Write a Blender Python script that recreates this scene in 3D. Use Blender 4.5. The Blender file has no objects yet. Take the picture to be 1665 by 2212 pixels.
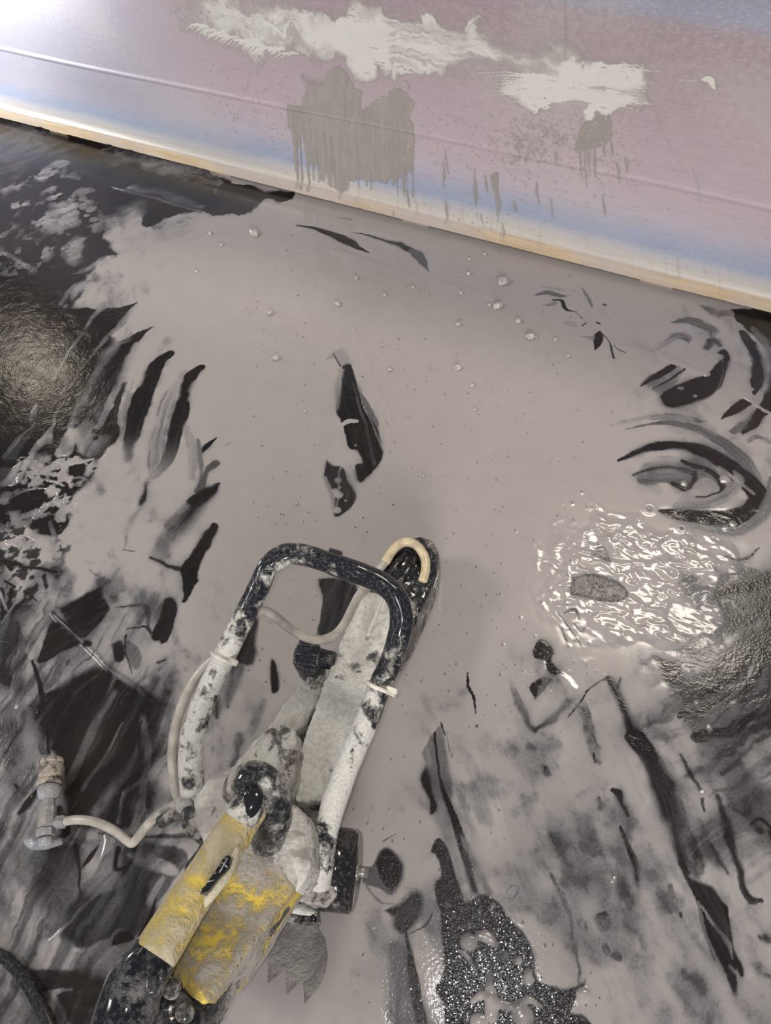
import bpy, bmesh, math, random
import numpy as np
from mathutils import Vector, Matrix, noise as mnoise

# ------------------------------------------------------------------ camera
F = 1664.0; CX, CY = 832.5, 1106.0; H = 1.35
NADIR = (1030.0, 2190.0)                       # where the plumb line through the lens meets the picture
_n = np.array([NADIR[0]-CX, NADIR[1]-CY, F]); _n /= np.linalg.norm(_n)
_f = np.array([0, 0, 1.0]); _Y = _f-(_f@_n)*_n; _Y /= np.linalg.norm(_Y); _Z = -_n; _X = np.cross(_Y, _Z)
RW = np.array([_X, _Y, _Z])
EYE = np.array([0, 0, H])
def ray(px, py):
    v = RW@np.array([(px-CX)/F, (py-CY)/F, 1.0]); return v/np.linalg.norm(v)
def PX(px, py, z=0.0):
    v = ray(px, py); return EYE+(z-H)/v[2]*v

scn = bpy.context.scene
col = scn.collection
cam_d = bpy.data.cameras.new('camera'); cam = bpy.data.objects.new('camera', cam_d); col.objects.link(cam)
r_, d_, f_ = RW[:, 0], RW[:, 1], RW[:, 2]
M = Matrix.Identity(4)
for i in range(3):
    M[i][0] = r_[i]; M[i][1] = -d_[i]; M[i][2] = -f_[i]; M[i][3] = EYE[i]
cam.matrix_world = M
cam_d.sensor_fit = 'VERTICAL'; cam_d.sensor_height = 24.0; cam_d.lens = 24.0*F/2212.0
cam_d.clip_start = 0.01
scn.camera = cam

# ------------------------------------------------------------------ light
w = bpy.data.worlds.new('world'); scn.world = w; w.use_nodes = True
w.node_tree.nodes['Background'].inputs[0].default_value = (0.93, 0.96, 1.0, 1)
w.node_tree.nodes['Background'].inputs[1].default_value = 0.25
def area(name, loc, target, sx, sy, power, colr):
    l = bpy.data.lights.new(name, 'AREA'); l.shape = 'RECTANGLE'; l.size = sx; l.size_y = sy
    l.energy = power; l.color = colr
    o = bpy.data.objects.new(name, l); col.objects.link(o); o.location = loc
    o.rotation_euler = (Vector(target)-Vector(loc)).to_track_quat('-Z', 'Y').to_euler()
    return o
la = area('ceiling_or_fill_light', (1.48, 1.93, 3.0), (1.48, 1.93, 0), 1.0, 0.62, 56, (1.0, 0.90, 0.76))
la.rotation_euler = (0, 0, math.radians(-25))
area('ceiling_or_fill_light', (-2.6, 4.9, 3.0), (-2.0, 3.5, 0), 0.45, 0.35, 6, (1.0, 0.88, 0.70))
area('ceiling_or_fill_light', (-2.0, -0.6, 3.0), (-0.8, 0.8, 0), 1.2, 0.6, 4, (1.0, 0.95, 0.92))  # added fill, stands in for soft bounce from behind on the left
area('ceiling_or_fill_light', (-0.5, -4.6, 2.4), (0.0, 1.9, 0.4), 2.6, 1.4, 300, (1.0, 0.95, 0.94))  # added fill behind the camera, brightens the panel and the floor
area('ceiling_or_fill_light', (-3.3, 1.6, 3.0), (-0.2, 1.3, 0), 1.2, 0.6, 75, (1.0, 0.96, 0.93))  # added fill from the left, lifts the pool near the panel
area('work_lamp', (-1.95, 2.5, 0.22), (-0.7, 2.45, 0.35), 0.25, 0.20, 17, (0.93, 0.95, 1.0))
fl = bpy.data.lights.new('phone_flash', 'POINT'); fl.energy = 11; fl.shadow_soft_size = 0.004; fl.color = (1.0, 0.98, 0.96)
fo = bpy.data.objects.new('phone_flash', fl); col.objects.link(fo)
fo.location = EYE + 0.022*(-r_) + 0.012*(-d_)

scn.cycles.max_bounces = 5; scn.cycles.diffuse_bounces = 3; scn.cycles.glossy_bounces = 3; scn.cycles.transparent_max_bounces = 6
scn.view_settings.view_transform = 'Standard'; scn.view_settings.look = 'None'
scn.view_settings.gamma = 1.0; scn.view_settings.use_curve_mapping = False
scn.view_settings.exposure = -0.27

# ------------------------------------------------------------------ helpers
ZO = {'A': (340, 1120, 660/1665), 'B': (200, 1600, 660/1665), 'C': (0, 1500, 520/1616), 'D': (0, 0, 840/1665),
      'E': (840, 0, 825/1665), 'F': (0, 600, 560/1665), 'G': (1100, 560, 565/1665), 'H': (1000, 1050, 665/1665),
      'I': (760, 1500, 640/1665), 'J': (0, 1150, 480/1665), 'K': (1200, 1600, 465/1665), 'L': (560, 440, 600/1665),
      'P': (0, 0, 1.0)}
def zz(k, pts):
    a, b, s = ZO[k]; return [(a+p[0]*s, b+p[1]*s) for p in pts]

def tag(o, label=None, cat=None, group=None, kind=None):
    if label: o['label'] = label
    if cat: o['category'] = cat
    if group: o['group'] = group
    if kind: o['kind'] = kind
    return o
def empty(name, loc):
    o = bpy.data.objects.new(name, None); col.objects.link(o); o.location = loc; o.empty_display_size = 0.05
    return o
def link(name, me, mat, parent=None, smooth=True):
    o = bpy.data.objects.new(name, me); col.objects.link(o)
    if mat: me.materials.append(mat)
    if smooth:
        me.polygons.foreach_set('use_smooth', [True]*len(me.polygons))
    if parent:
        o.parent = parent
        o.matrix_parent_inverse = Matrix.Translation(-Vector(parent.location)) if parent.type == 'EMPTY' else parent.matrix_basis.inverted()
    return o
def from_data(name, vs, fs, mat, parent=None, smooth=True):
    me = bpy.data.meshes.new(name); me.from_pydata([tuple(map(float, v)) for v in vs], [], fs); me.update()
    return link(name, me, mat, parent, smooth)
def bm_obj(name, bm, mat, parent=None, smooth=True):
    me = bpy.data.meshes.new(name); bm.normal_update(); bm.to_mesh(me); bm.free()
    return link(name, me, mat, parent, smooth)
def catmull(P, per=8):
    P = [np.array(p, float) for p in P]
    if len(P) < 3:
        return np.array([P[0]+(P[-1]-P[0])*t for t in np.linspace(0, 1, per+1)])
    out = []
    Q = [2*P[0]-P[1]]+P+[2*P[-1]-P[-2]]
    for i in range(1, len(Q)-2):
        for t in np.linspace(0, 1, per, endpoint=False):
            a, b, c, d = Q[i-1], Q[i], Q[i+1], Q[i+2]
            out.append(.5*((2*b)+(c-a)*t+(2*a-5*b+4*c-d)*t*t+(3*b-a-3*c+d)*t**3))
    out.append(P[-1]); return np.array(out)
def tube(name, path, rad, mat, parent=None, seg=16, per=6, lump=0.0, lscale=60.0, cake=None, cap=True, flat=1.0):
    """tube along a smooth path; rad scalar or list per control point; cake list per control point -> vertex attribute"""
    n0 = len(path)
    rads = rad if isinstance(rad, (list, tuple)) else [rad]*n0
    ck = cake if cake is not None else [0.5]*n0
    D = catmull([list(p)+[r, c] for p, r, c in zip(path, rads, ck)], per)
    pts = D[:, :3]; rr = D[:, 3]; cc = D[:, 4]
    T = np.gradient(pts, axis=0); T /= np.linalg.norm(T, axis=1)[:, None]
    up = np.array([0.0, 0, 1]); 
    if abs(T[0]@up) > .9: up = np.array([1.0, 0, 0])
    N = up-(up@T[0])*T[0]; N /= np.linalg.norm(N)
    vs, fs, cv = [], [], []
    for i in range(len(pts)):
        N = N-(N@T[i])*T[i]; N /= np.linalg.norm(N); B = np.cross(T[i], N)
        for j in range(seg):
            a = 2*math.pi*j/seg; dr = math.cos(a)*N*flat+math.sin(a)*B
            p = pts[i]+dr*rr[i]
            if lump: p = p+dr*lump*mnoise.noise(Vector(p*lscale))
            vs.append(p); cv.append(cc[i])
    m = len(pts)
    for i in range(m-1):
        for j in range(seg):
            fs.append((i*seg+j, i*seg+(j+1) % seg, (i+1)*seg+(j+1) % seg, (i+1)*seg+j))
    if cap:
        for i, s in ((0, -1), (m-1, 1)):
            base = i*seg; k0 = len(vs)
            for j in range(seg):
                vs.append(pts[i]+(np.array(vs[base+j])-pts[i])*.75+T[i]*s*rr[i]*.22); cv.append(cc[i])
            for j in range(seg):
                q = (base+j, base+(j+1) % seg, k0+(j+1) % seg, k0+j); fs.append(q if s > 0 else q[::-1])
            fs.append(tuple(range(k0, k0+seg)) if s > 0 else tuple(range(k0+seg-1, k0-1, -1)))
    o = from_data(name, vs, fs, mat, parent)
    at = o.data.attributes.new('cake', 'FLOAT', 'POINT'); at.data.foreach_set('value', np.array(cv, np.float32))
    return o
def prism(name, outline, zt, zb, mat, parent=None, voxel=0.004, lump=0.0, lscale=40.0, smooth_it=6, flare=0.0, seed=0):
    """solid with a traced plan at height zt (list or scalar) standing down to zb, remeshed to a soft lumpy body"""
    n = len(outline); zts = zt if isinstance(zt, (list, tuple)) else [zt]*n
    top = [PX(p[0], p[1], z) for p, z in zip(outline, zts)]
    c = np.mean(top, axis=0)
    zbs = zb if isinstance(zb, (list, tuple)) else [zb]*n
    bot = [np.array([t[0]+(t[0]-c[0])*flare, t[1]+(t[1]-c[1])*flare, b]) for t, b in zip(top, zbs)]
    bm = bmesh.new()
    tv = [bm.verts.new(v) for v in top]; bv = [bm.verts.new(v) for v in bot]
    a = sum((top[i][0]*top[(i+1) % n][1]-top[(i+1) % n][0]*top[i][1]) for i in range(n))
    if a < 0: tv.reverse(); bv.reverse()
    bm.faces.new(tv); bm.faces.new(bv[::-1])
    for i in range(n): bm.faces.new((tv[i], bv[i], bv[(i+1) % n], tv[(i+1) % n]))
    bmesh.ops.triangulate(bm, faces=bm.faces[:])
    me = bpy.data.meshes.new('tmp'); bm.to_mesh(me); bm.free()
    o = bpy.data.objects.new('tmp', me); col.objects.link(o)
    md = o.modifiers.new('r', 'REMESH'); md.mode = 'VOXEL'; md.voxel_size = voxel; md.use_smooth_shade = True
    if smooth_it:
        ms = o.modifiers.new('s', 'SMOOTH'); ms.iterations = smooth_it; ms.factor = .5
    dg = bpy.context.evaluated_depsgraph_get(); me2 = bpy.data.meshes.new_from_object(o.evaluated_get(dg))
    bpy.data.objects.remove(o); bpy.data.meshes.remove(me)
    if lump:
        sd = Vector((seed*3.1, seed*1.7, seed))
        cos = [v.co+v.normal*lump*(mnoise.noise(v.co*lscale+sd)+.6*mnoise.noise(v.co*lscale*2.6+sd)) for v in me2.vertices]
        for v, c_ in zip(me2.vertices, cos): v.co = c_
    me2.name = name; me2.materials.clear()
    return link(name, me2, mat, parent)

# ------------------------------------------------------------------ materials
def new_mat(name):
    m = bpy.data.materials.new(name); m.use_nodes = True; nt = m.node_tree
    return m, nt, nt.nodes['Principled BSDF'], nt.nodes['Material Output']
def N_(nt, t, **kw):
    n = nt.nodes.new(t)
    for k, v in kw.items(): setattr(n, k, v)
    return n
def noise_(nt, co, scale, detail=4, rough=.55, dist=0.0):
    n = N_(nt, 'ShaderNodeTexNoise'); n.inputs['Scale'].default_value = scale; n.inputs['Detail'].default_value = detail
    n.inputs['Roughness'].default_value = rough; n.inputs['Distortion'].default_value = dist
    nt.links.new(co, n.inputs['Vector']); return n.outputs['Fac']
def math_(nt, op, a, b=None, c=None):
    n = N_(nt, 'ShaderNodeMath', operation=op)
    for i, x in enumerate((a, b, c)):
        if x is None: continue
        if isinstance(x, (int, float)): n.inputs[i].default_value = x
        else: nt.links.new(x, n.inputs[i])
    return n.outputs[0]
def sstep(nt, x, lo, hi, a=0.0, b=1.0):
    n = N_(nt, 'ShaderNodeMapRange', interpolation_type='SMOOTHSTEP')
    for i, v in zip((1, 2, 3, 4), (lo, hi, a, b)): n.inputs[i].default_value = v
    nt.links.new(x, n.inputs[0]); return n.outputs[0]
def mixc(nt, f, a, b):
    n = N_(nt, 'ShaderNodeMix', data_type='RGBA')
    if isinstance(f, (int, float)): n.inputs[0].default_value = f
    else: nt.links.new(f, n.inputs[0])
    for i, x in ((6, a), (7, b)):
        if isinstance(x, tuple): n.inputs[i].default_value = x+(1,) if len(x) == 3 else x
        else: nt.links.new(x, n.inputs[i])
    return n.outputs[2]
def bump_(nt, h, strength, dist, normal=None):
    b = N_(nt, 'ShaderNodeBump'); b.inputs['Strength'].default_value = strength; b.inputs['Distance'].default_value = dist
    nt.links.new(h, b.inputs['Height'])
    if normal is not None: nt.links.new(normal, b.inputs['Normal'])
    return b.outputs['Normal']
def attr_(nt, name):
    a = N_(nt, 'ShaderNodeAttribute'); a.attribute_name = name; return a.outputs['Fac']

def caked(name, base, base_rough=.3, dry=(.60, .585, .535), wet=(.37, .34, .31), amount=.5, scale=45, wetness=.4, use_attr=False, spec=.5, soft=.05, relief=1.0):
    """painted or rubber surface with dried and wet cement sticking to it"""
    m, nt, p, out = new_mat(name)
    co = N_(nt, 'ShaderNodeNewGeometry').outputs['Position']
    n1 = noise_(nt, co, scale, 7, .66, .4); n2 = noise_(nt, co, scale*.4, 3, .5); n3 = noise_(nt, co, scale*5, 5, .65); n4 = noise_(nt, co, 650, 3, .6)
    s = math_(nt, 'ADD', math_(nt, 'MULTIPLY', n1, .6), math_(nt, 'MULTIPLY', n2, .4))
    s = math_(nt, 'ADD', s, math_(nt, 'MULTIPLY', math_(nt, 'SUBTRACT', n3, .5), .16))
    am = attr_(nt, 'cake') if use_attr else None
    lo = math_(nt, 'ADD', s, math_(nt, 'MULTIPLY', math_(nt, 'SUBTRACT', am, .5), .6) if use_attr else (amount-.5)*.6)
    mk = sstep(nt, lo, .5-soft, .5+soft)
    wn = sstep(nt, math_(nt, 'ADD', noise_(nt, co, scale*.3, 5, .6, .5), wetness-.5), .40, .60)
    cake = mixc(nt, wn, dry, wet)
    cake = mixc(nt, sstep(nt, n3, .40, .72, 0, .45), cake, tuple(x*.72 for x in wet))
    cake = mixc(nt, sstep(nt, n4, .50, .75, 0, .35), cake, tuple(min(1, x*1.12) for x in dry))
    thin = sstep(nt, math_(nt, 'ADD', n3, math_(nt, 'MULTIPLY', math_(nt, 'SUBTRACT', n4, .5), .5)), .48, .76, 0, .45)
    bcol = mixc(nt, thin, base, tuple(.5*x+.5*y for x, y in zip(base, (.42, .41, .39))))
    nt.links.new(mixc(nt, mk, bcol, cake), p.inputs['Base Color'])
    ro = N_(nt, 'ShaderNodeMix'); nt.links.new(mk, ro.inputs[0]); ro.inputs[2].default_value = base_rough; ro.inputs[3].default_value = .60
    nt.links.new(ro.outputs[0], p.inputs['Roughness']); p.inputs['Specular IOR Level'].default_value = spec
    h = math_(nt, 'ADD', math_(nt, 'MULTIPLY', mk, .8), math_(nt, 'MULTIPLY', math_(nt, 'ADD', math_(nt, 'MULTIPLY', n3, 1.4), math_(nt, 'MULTIPLY', n1, 1.2)), mk))
    nt.links.new(bump_(nt, h, .85*relief, .0024), p.inputs['Normal'])
    return m
def plain(name, colr, rough=.5, metal=0.0, scale=80, var=.25):
    m, nt, p, out = new_mat(name)
    co = N_(nt, 'ShaderNodeNewGeometry').outputs['Position']
    n = noise_(nt, co, scale, 5, .6)
    dk = tuple(c*(1-var) for c in colr); lt = tuple(min(1, c*(1+var)) for c in colr)
    nt.links.new(mixc(nt, sstep(nt, n, .3, .7), dk, lt), p.inputs['Base Color'])
    p.inputs['Roughness'].default_value = rough; p.inputs['Metallic'].default_value = metal
    nt.links.new(bump_(nt, n, .25, .001), p.inputs['Normal'])
    return m

def grit(nt, co, n4, k=3):
    """sandy patches, rough like sandpaper: beside the saw and at two places on the right"""
    gm = None
    for (gx, gy, gr) in ((.0, .06, .27), (*PX(1290, 1268)[:2], .10), (*PX(1610, 1280)[:2], .15))[:k]:
        d = N_(nt, 'ShaderNodeVectorMath', operation='DISTANCE'); nt.links.new(co, d.inputs[0]); d.inputs[1].default_value = (gx, gy, 0)
        g = sstep(nt, math_(nt, 'ADD', d.outputs['Value'], math_(nt, 'MULTIPLY', math_(nt, 'SUBTRACT', n4, .5), .12)), gr, gr*.6)
        gm = g if gm is None else math_(nt, 'MAXIMUM', gm, g)
    return gm
def slurry_mat(name, wetcol, filmcol, rough, use_pale=False):
    m, nt, p, out = new_mat(name)
    co = N_(nt, 'ShaderNodeNewGeometry').outputs['Position']
    cov = attr_(nt, 'cov')
    nf = noise_(nt, co, 260, 3, .6); nm = noise_(nt, co, 22, 3, .55); ng = noise_(nt, co, 900, 2, .5)
    k = math_(nt, 'MULTIPLY', math_(nt, 'MULTIPLY', cov, math_(nt, 'SUBTRACT', 1.0, cov)), 4.0)
    a = math_(nt, 'ADD', cov, math_(nt, 'MULTIPLY', k, math_(nt, 'ADD', math_(nt, 'MULTIPLY', math_(nt, 'SUBTRACT', nf, .5), .28), math_(nt, 'MULTIPLY', math_(nt, 'SUBTRACT', ng, .5), .16))))
    al = sstep(nt, a, .02, .92)
    c = mixc(nt, sstep(nt, cov, .35, .95), filmcol, wetcol)
    c = mixc(nt, math_(nt, 'MULTIPLY', sstep(nt, nm, .3, .75), .35), c, tuple(x*.88 for x in wetcol))
    if use_pale:
        c = mixc(nt, attr_(nt, 'pale'), c, (.64, .625, .575))
    nt.links.new(c, p.inputs['Base Color'])
    p.inputs['Roughness'].default_value = rough
    p.inputs['Specular IOR Level'].default_value = .5
    b1 = N_(nt, 'ShaderNodeBump'); b1.inputs['Distance'].default_value = .0012; nt.links.new(noise_(nt, co, 210, 2, .5), b1.inputs['Height'])
    nt.links.new(math_(nt, 'MULTIPLY', grit(nt, co, nm, 1), .30), b1.inputs['Strength'])
    nt.links.new(bump_(nt, nf, .04, .001), b1.inputs['Normal']); nt.links.new(b1.outputs[0], p.inputs['Normal'])
    tr = N_(nt, 'ShaderNodeBsdfTransparent'); mx = N_(nt, 'ShaderNodeMixShader')
    nt.links.new(al, mx.inputs[0]); nt.links.new(tr.outputs[0], mx.inputs[1]); nt.links.new(p.outputs[0], mx.inputs[2])
    nt.links.new(mx.outputs[0], out.inputs['Surface'])
    return m

def floor_mat():
    m, nt, p, out = new_mat('wet_black_floor')
    co = N_(nt, 'ShaderNodeNewGeometry').outputs['Position']
    n1 = noise_(nt, co, 7, 5, .6); n2 = noise_(nt, co, 60, 5, .65); n3 = noise_(nt, co, 420, 2, .6); n4 = noise_(nt, co, 18, 4, .6)
    c = mixc(nt, sstep(nt, n1, .35, .7), (.009, .0075, .0075), (.020, .014, .011))
    c = mixc(nt, sstep(nt, n2, .5, .8, 0, .5), c, (.030, .026, .023))
    gm = grit(nt, co, n4)
    vo = N_(nt, 'ShaderNodeTexVoronoi'); vo.inputs['Scale'].default_value = 190; nt.links.new(co, vo.inputs['Vector'])
    c = mixc(nt, math_(nt, 'MULTIPLY', gm, sstep(nt, n3, .45, .7, 0, .7)), c, (.045, .043, .043))
    nt.links.new(c, p.inputs['Base Color'])
    nt.links.new(math_(nt, 'ADD', .10, math_(nt, 'MULTIPLY', gm, .035)), p.inputs['Roughness'])
    p.inputs['Specular IOR Level'].default_value = .45
    b1 = N_(nt, 'ShaderNodeBump'); b1.inputs['Distance'].default_value = .0012
    nt.links.new(math_(nt, 'ADD', n3, math_(nt, 'MULTIPLY', vo.outputs['Distance'], 1.1)), b1.inputs['Height'])
    nt.links.new(math_(nt, 'ADD', .07, math_(nt, 'MULTIPLY', gm, .35)), b1.inputs['Strength'])
    b0 = bump_(nt, noise_(nt, co, 26, 4, .6, 1.5), .18, .004); nt.links.new(b0, b1.inputs['Normal'])
    nt.links.new(b1.outputs[0], p.inputs['Normal'])
    return m

# ------------------------------------------------------------------ painted height fields (slurry thickness over a surface)
def hsh(ix, iy, seed):
    h = (ix.astype(np.int64)*374761393+iy.astype(np.int64)*668265263+seed*974711) & 0xffffffff
    h = ((h ^ (h >> 13))*1274126177) & 0xffffffff
    return ((h ^ (h >> 16)) & 0xffff).astype(np.float32)/65535.0
def vn(x, y, s, seed):
    x = np.asarray(x/s, np.float32); y = np.asarray(y/s, np.float32)
    ix = np.floor(x); iy = np.floor(y); fx = x-ix; fy = y-iy
    fx = fx*fx*(3-2*fx); fy = fy*fy*(3-2*fy)
    ix = ix.astype(np.int64); iy = iy.astype(np.int64)
    a = hsh(ix, iy, seed); b = hsh(ix+1, iy, seed); c = hsh(ix, iy+1, seed); d = hsh(ix+1, iy+1, seed)
    return (a+(b-a)*fx)*(1-fy)+(c+(d-c)*fx)*fy
def fb(x, y, s, seed, o=3):
    r = 0; a = .5; t = 0
    for k in range(o):
        r = r+a*vn(x, y, s/2**k, seed+k*17); t += a; a *= .55
    return r/t
def ss(x, lo, hi):
    t = np.clip((x-lo)/(hi-lo), 0, 1); return t*t*(3-2*t)

class Field:
    def __init__(s, x0, y0, nx, ny, h, mp, seed=1):
        s.x0, s.y0, s.h, s.nx, s.ny, s.mp = x0, y0, h, nx, ny, mp
        s.X, s.Y = np.meshgrid(x0+h*np.arange(nx, dtype=np.float32), y0+h*np.arange(ny, dtype=np.float32))
        s.C = np.ones_like(s.X); s.T = np.zeros_like(s.X); s.Q = np.zeros_like(s.X)
        s.wx = (fb(s.X, s.Y, .06, seed, 5)-.5)*3.2; s.wy = (fb(s.X, s.Y, .06, seed+50, 5)-.5)*3.2
        s.sf = .45+3.2*np.clip(fb(s.X, s.Y, .07, seed+90, 3)-.42, 0, 1)*2.6
        s.k = 0
    def box(s, P, m):
        i0 = int((P[:, 0].min()-m-s.x0)/s.h); i1 = int((P[:, 0].max()+m-s.x0)/s.h)+2
        j0 = int((P[:, 1].min()-m-s.y0)/s.h); j1 = int((P[:, 1].max()+m-s.y0)/s.h)+2
        i0 = max(i0, 0); j0 = max(j0, 0); i1 = min(i1, s.nx); j1 = min(j1, s.ny)
        return None if i0 >= i1 or j0 >= j1 else (slice(j0, j1), slice(i0, i1))
    def P(s, pts): return np.array([s.mp(*p) for p in pts], np.float32)
    def scale(s, p):
        a = np.array(s.mp(p[0]-3, p[1])); b = np.array(s.mp(p[0]+3, p[1])); c = np.array(s.mp(p[0], p[1]-3)); d = np.array(s.mp(p[0], p[1]+3))
        return (np.linalg.norm(b-a)+np.linalg.norm(d-c))/12
    def put(s, b, m, val, T=None, q=None):
        s.C[b] += (val-s.C[b])*m
        if T is not None: s.T[b] += T*m
        if q is not None: s.Q[b] += (q-s.Q[b])*m
    def poly(s, k, pts, C, soft=6, warp=10, streak=0, ang=0, sw=6, mott=0, ms=12, T=None, q=None, thr=None):
        """soft, warp, sw, ms in zoom pixels of sheet k"""
        s.k += 1
        px = zz(k, pts); c = np.mean(px, axis=0); sc = s.scale(c)*ZO[k][2]
        Pw = catmull(list(s.P(px))+[s.P(px)[0]], 3)[:-1]
        so = soft*sc; wa = warp*sc; b = s.box(Pw, so+wa)
        if b is None: return
        X = s.X[b]+s.wx[b]*wa*2; Y = s.Y[b]+s.wy[b]*wa*2
        d2 = np.full(X.shape, 1e9, np.float32); ins = np.zeros(X.shape, bool); n = len(Pw)
        for i in range(n):
            x1, y1 = Pw[i]; x2, y2 = Pw[(i+1) % n]; dx, dy = x2-x1, y2-y1
            L = dx*dx+dy*dy+1e-12
            t = np.clip(((X-x1)*dx+(Y-y1)*dy)/L, 0, 1)
            d2 = np.minimum(d2, (X-x1-t*dx)**2+(Y-y1-t*dy)**2)
            if abs(dy) > 1e-9:
                ins ^= ((y1 > Y) != (y2 > Y)) & (X < (Y-y1)*dx/dy+x1)
        sd = np.sqrt(d2)*np.where(ins, 1, -1); so = so*s.sf[b]; m = ss(sd, -so, so)
        v = np.full(X.shape, C, np.float32)
        if streak:
            p0 = np.array(s.mp(*c)); p1 = np.array(s.mp(c[0]+20*math.cos(math.radians(ang)), c[1]-20*math.sin(math.radians(ang))))
            u = (p1-p0)/np.linalg.norm(p1-p0); al = X*u[0]+Y*u[1]; ac = -X*u[1]+Y*u[0]; w_ = sw*sc
            v = v+streak*2*(.6*vn(ac, al*.06, w_, s.k)+.4*vn(ac, al*.1, w_*.4, s.k+7)-.5)
        if mott:
            nn = fb(s.X[b], s.Y[b], ms*sc*2, s.k+31, 4)
            v = v+mott*2*((nn-.5) if thr is None else (ss(nn, thr-.06, thr+.06)-.5))
        s.put(b, m, np.clip(v, 0, 1), T, q)
    def stroke(s, k, pts, wd, C, soft=.5, warp=4, streak=0, ns=5, fade=(0, 0), T=None, dome=False, q=None):
        s.k += 1
        px = zz(k, pts); wz = wd if isinstance(wd, (list, tuple)) else [wd]*len(pts)
        Cs = C if isinstance(C, (list, tuple)) else [C]*len(pts)
        Pw = s.P(px); ws = [wi*ZO[k][2]*s.scale(p)/2 for wi, p in zip(wz, px)]
        D = catmull([list(p)+[a, c] for p, a, c in zip(Pw, ws, Cs)], 5); n = len(D)
        wa = warp*ZO[k][2]*s.scale(px[len(px)//2])
        mw = max(ws); b = s.box(D, mw*1.3+wa)
        if b is None: return
        X = s.X[b]+s.wx[b]*wa*2; Y = s.Y[b]+s.wy[b]*wa*2
        best = np.full(X.shape, 1e9, np.float32); U = np.zeros_like(X); A = np.zeros_like(X); V = np.zeros_like(X)
        for i in range(n-1):
            x1, y1 = D[i, :2]; x2, y2 = D[i+1, :2]; dx, dy = x2-x1, y2-y1; L = dx*dx+dy*dy+1e-12
            t = np.clip(((X-x1)*dx+(Y-y1)*dy)/L, 0, 1)
            dist = np.hypot(X-x1-t*dx, Y-y1-t*dy); r = np.maximum(D[i, 2]+(D[i+1, 2]-D[i, 2])*t, 1e-5); u = dist/r
            up = u < best
            sg = np.sign((X-x1)*dy-(Y-y1)*dx)
            best = np.where(up, u, best); U = np.where(up, u*sg, U); A = np.where(up, (i+t)/(n-1), A)
            V = np.where(up, D[i, 3]+(D[i+1, 3]-D[i, 3])*t, V)
        so_ = np.clip(soft*s.sf[b], .12, 1.0); m = 1-ss(best, 1-so_, 1+so_*.2)
        if fade[0]: m = m*ss(A, 0, fade[0])
        if fade[1]: m = m*(1-ss(A, 1-fade[1], 1))
        if streak:
            V = V+streak*2*(.6*vn(U*ns, A*2.2, 1, s.k)+.4*vn(U*ns*2.7, A*4, 1, s.k+9)-.5)
        th = None
        if T is not None: th = T*np.sqrt(np.clip(1-best**2, 0, 1)) if dome else T
        s.put(b, m, np.clip(V, 0, 1), th, q)
    def blob(s, k, x, y, r, C=1, T=.0015, warp=3, q=None, soft=.25):
        s.stroke(k, [(x-r*.08, y), (x+r*.08, y+r*.04)], r*2, C, soft=soft, warp=warp, T=T, dome=True, q=q)
    def ring(s, k, x, y, r, T=.0012, C=None):
        p = zz(k, [(x, y)])[0]; R = r*ZO[k][2]*s.scale(p); c = s.P([p]); b = s.box(c, R*2)
        if b is None: return
        d = np.hypot(s.X[b]-c[0, 0], s.Y[b]-c[0, 1])/R
        s.T[b] += T*(np.exp(-((d-1)/.28)**2)-.6*np.exp(-(d/.6)**2))
        if C is not None: s.C[b] += (C-s.C[b])*np.exp(-(d/.65)**4)
    def dots(s, pts, T=.0012, C=None, q=None):
        for x, y, r in pts:
            i = int((x-s.x0)/s.h); j = int((y-s.y0)/s.h); e = int(r*2.2/s.h)+2
            j0, j1, i0, i1 = max(j-e, 0), min(j+e, s.ny), max(i-e, 0), min(i+e, s.nx)
            if j0 >= j1 or i0 >= i1: continue
            b = (slice(j0, j1), slice(i0, i1)); d = np.hypot(s.X[b]-x, s.Y[b]-y)/r
            m = np.exp(-d**2*1.3); s.T[b] += T*m*(r/.004)
            if C is not None: s.C[b] = np.maximum(s.C[b], C*ss(m, .25, .7))
            if q is not None: s.Q[b] += (q-s.Q[b])*ss(m, .25, .7)
    def blur(s, A, r):
        for ax in (0, 1):
            for _ in range(2):
                c = np.cumsum(np.pad(A, [(r+1, r) if a == ax else (0, 0) for a in (0, 1)], mode='edge'), axis=ax, dtype=np.float64)
                A = ((c[2*r+1:] - c[:-2*r-1]) if ax == 0 else (c[:, 2*r+1:]-c[:, :-2*r-1]))/(2*r+1)
        return A.astype(np.float32)
# ------------------------------------------------------------------ floor and slurry
PA = PX(0, 258); PB = PX(1665, 682)                     # foot of the panel
PU = (PB-PA)/np.linalg.norm(PB-PA); PN = np.array([PU[1], -PU[0], 0])   # along the panel; towards the camera
if PN@(-PA) < 0: PN = -PN
floor_m = floor_mat()
fl_o = from_data('floor', [(-5, -4, 0), (5, -4, 0), (5, 7, 0), (-5, 7, 0)], [(0, 1, 2, 3)], floor_m, smooth=False)
tag(fl_o, 'dark wet floor smeared with grey slurry', 'floor', kind='structure')

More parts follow.
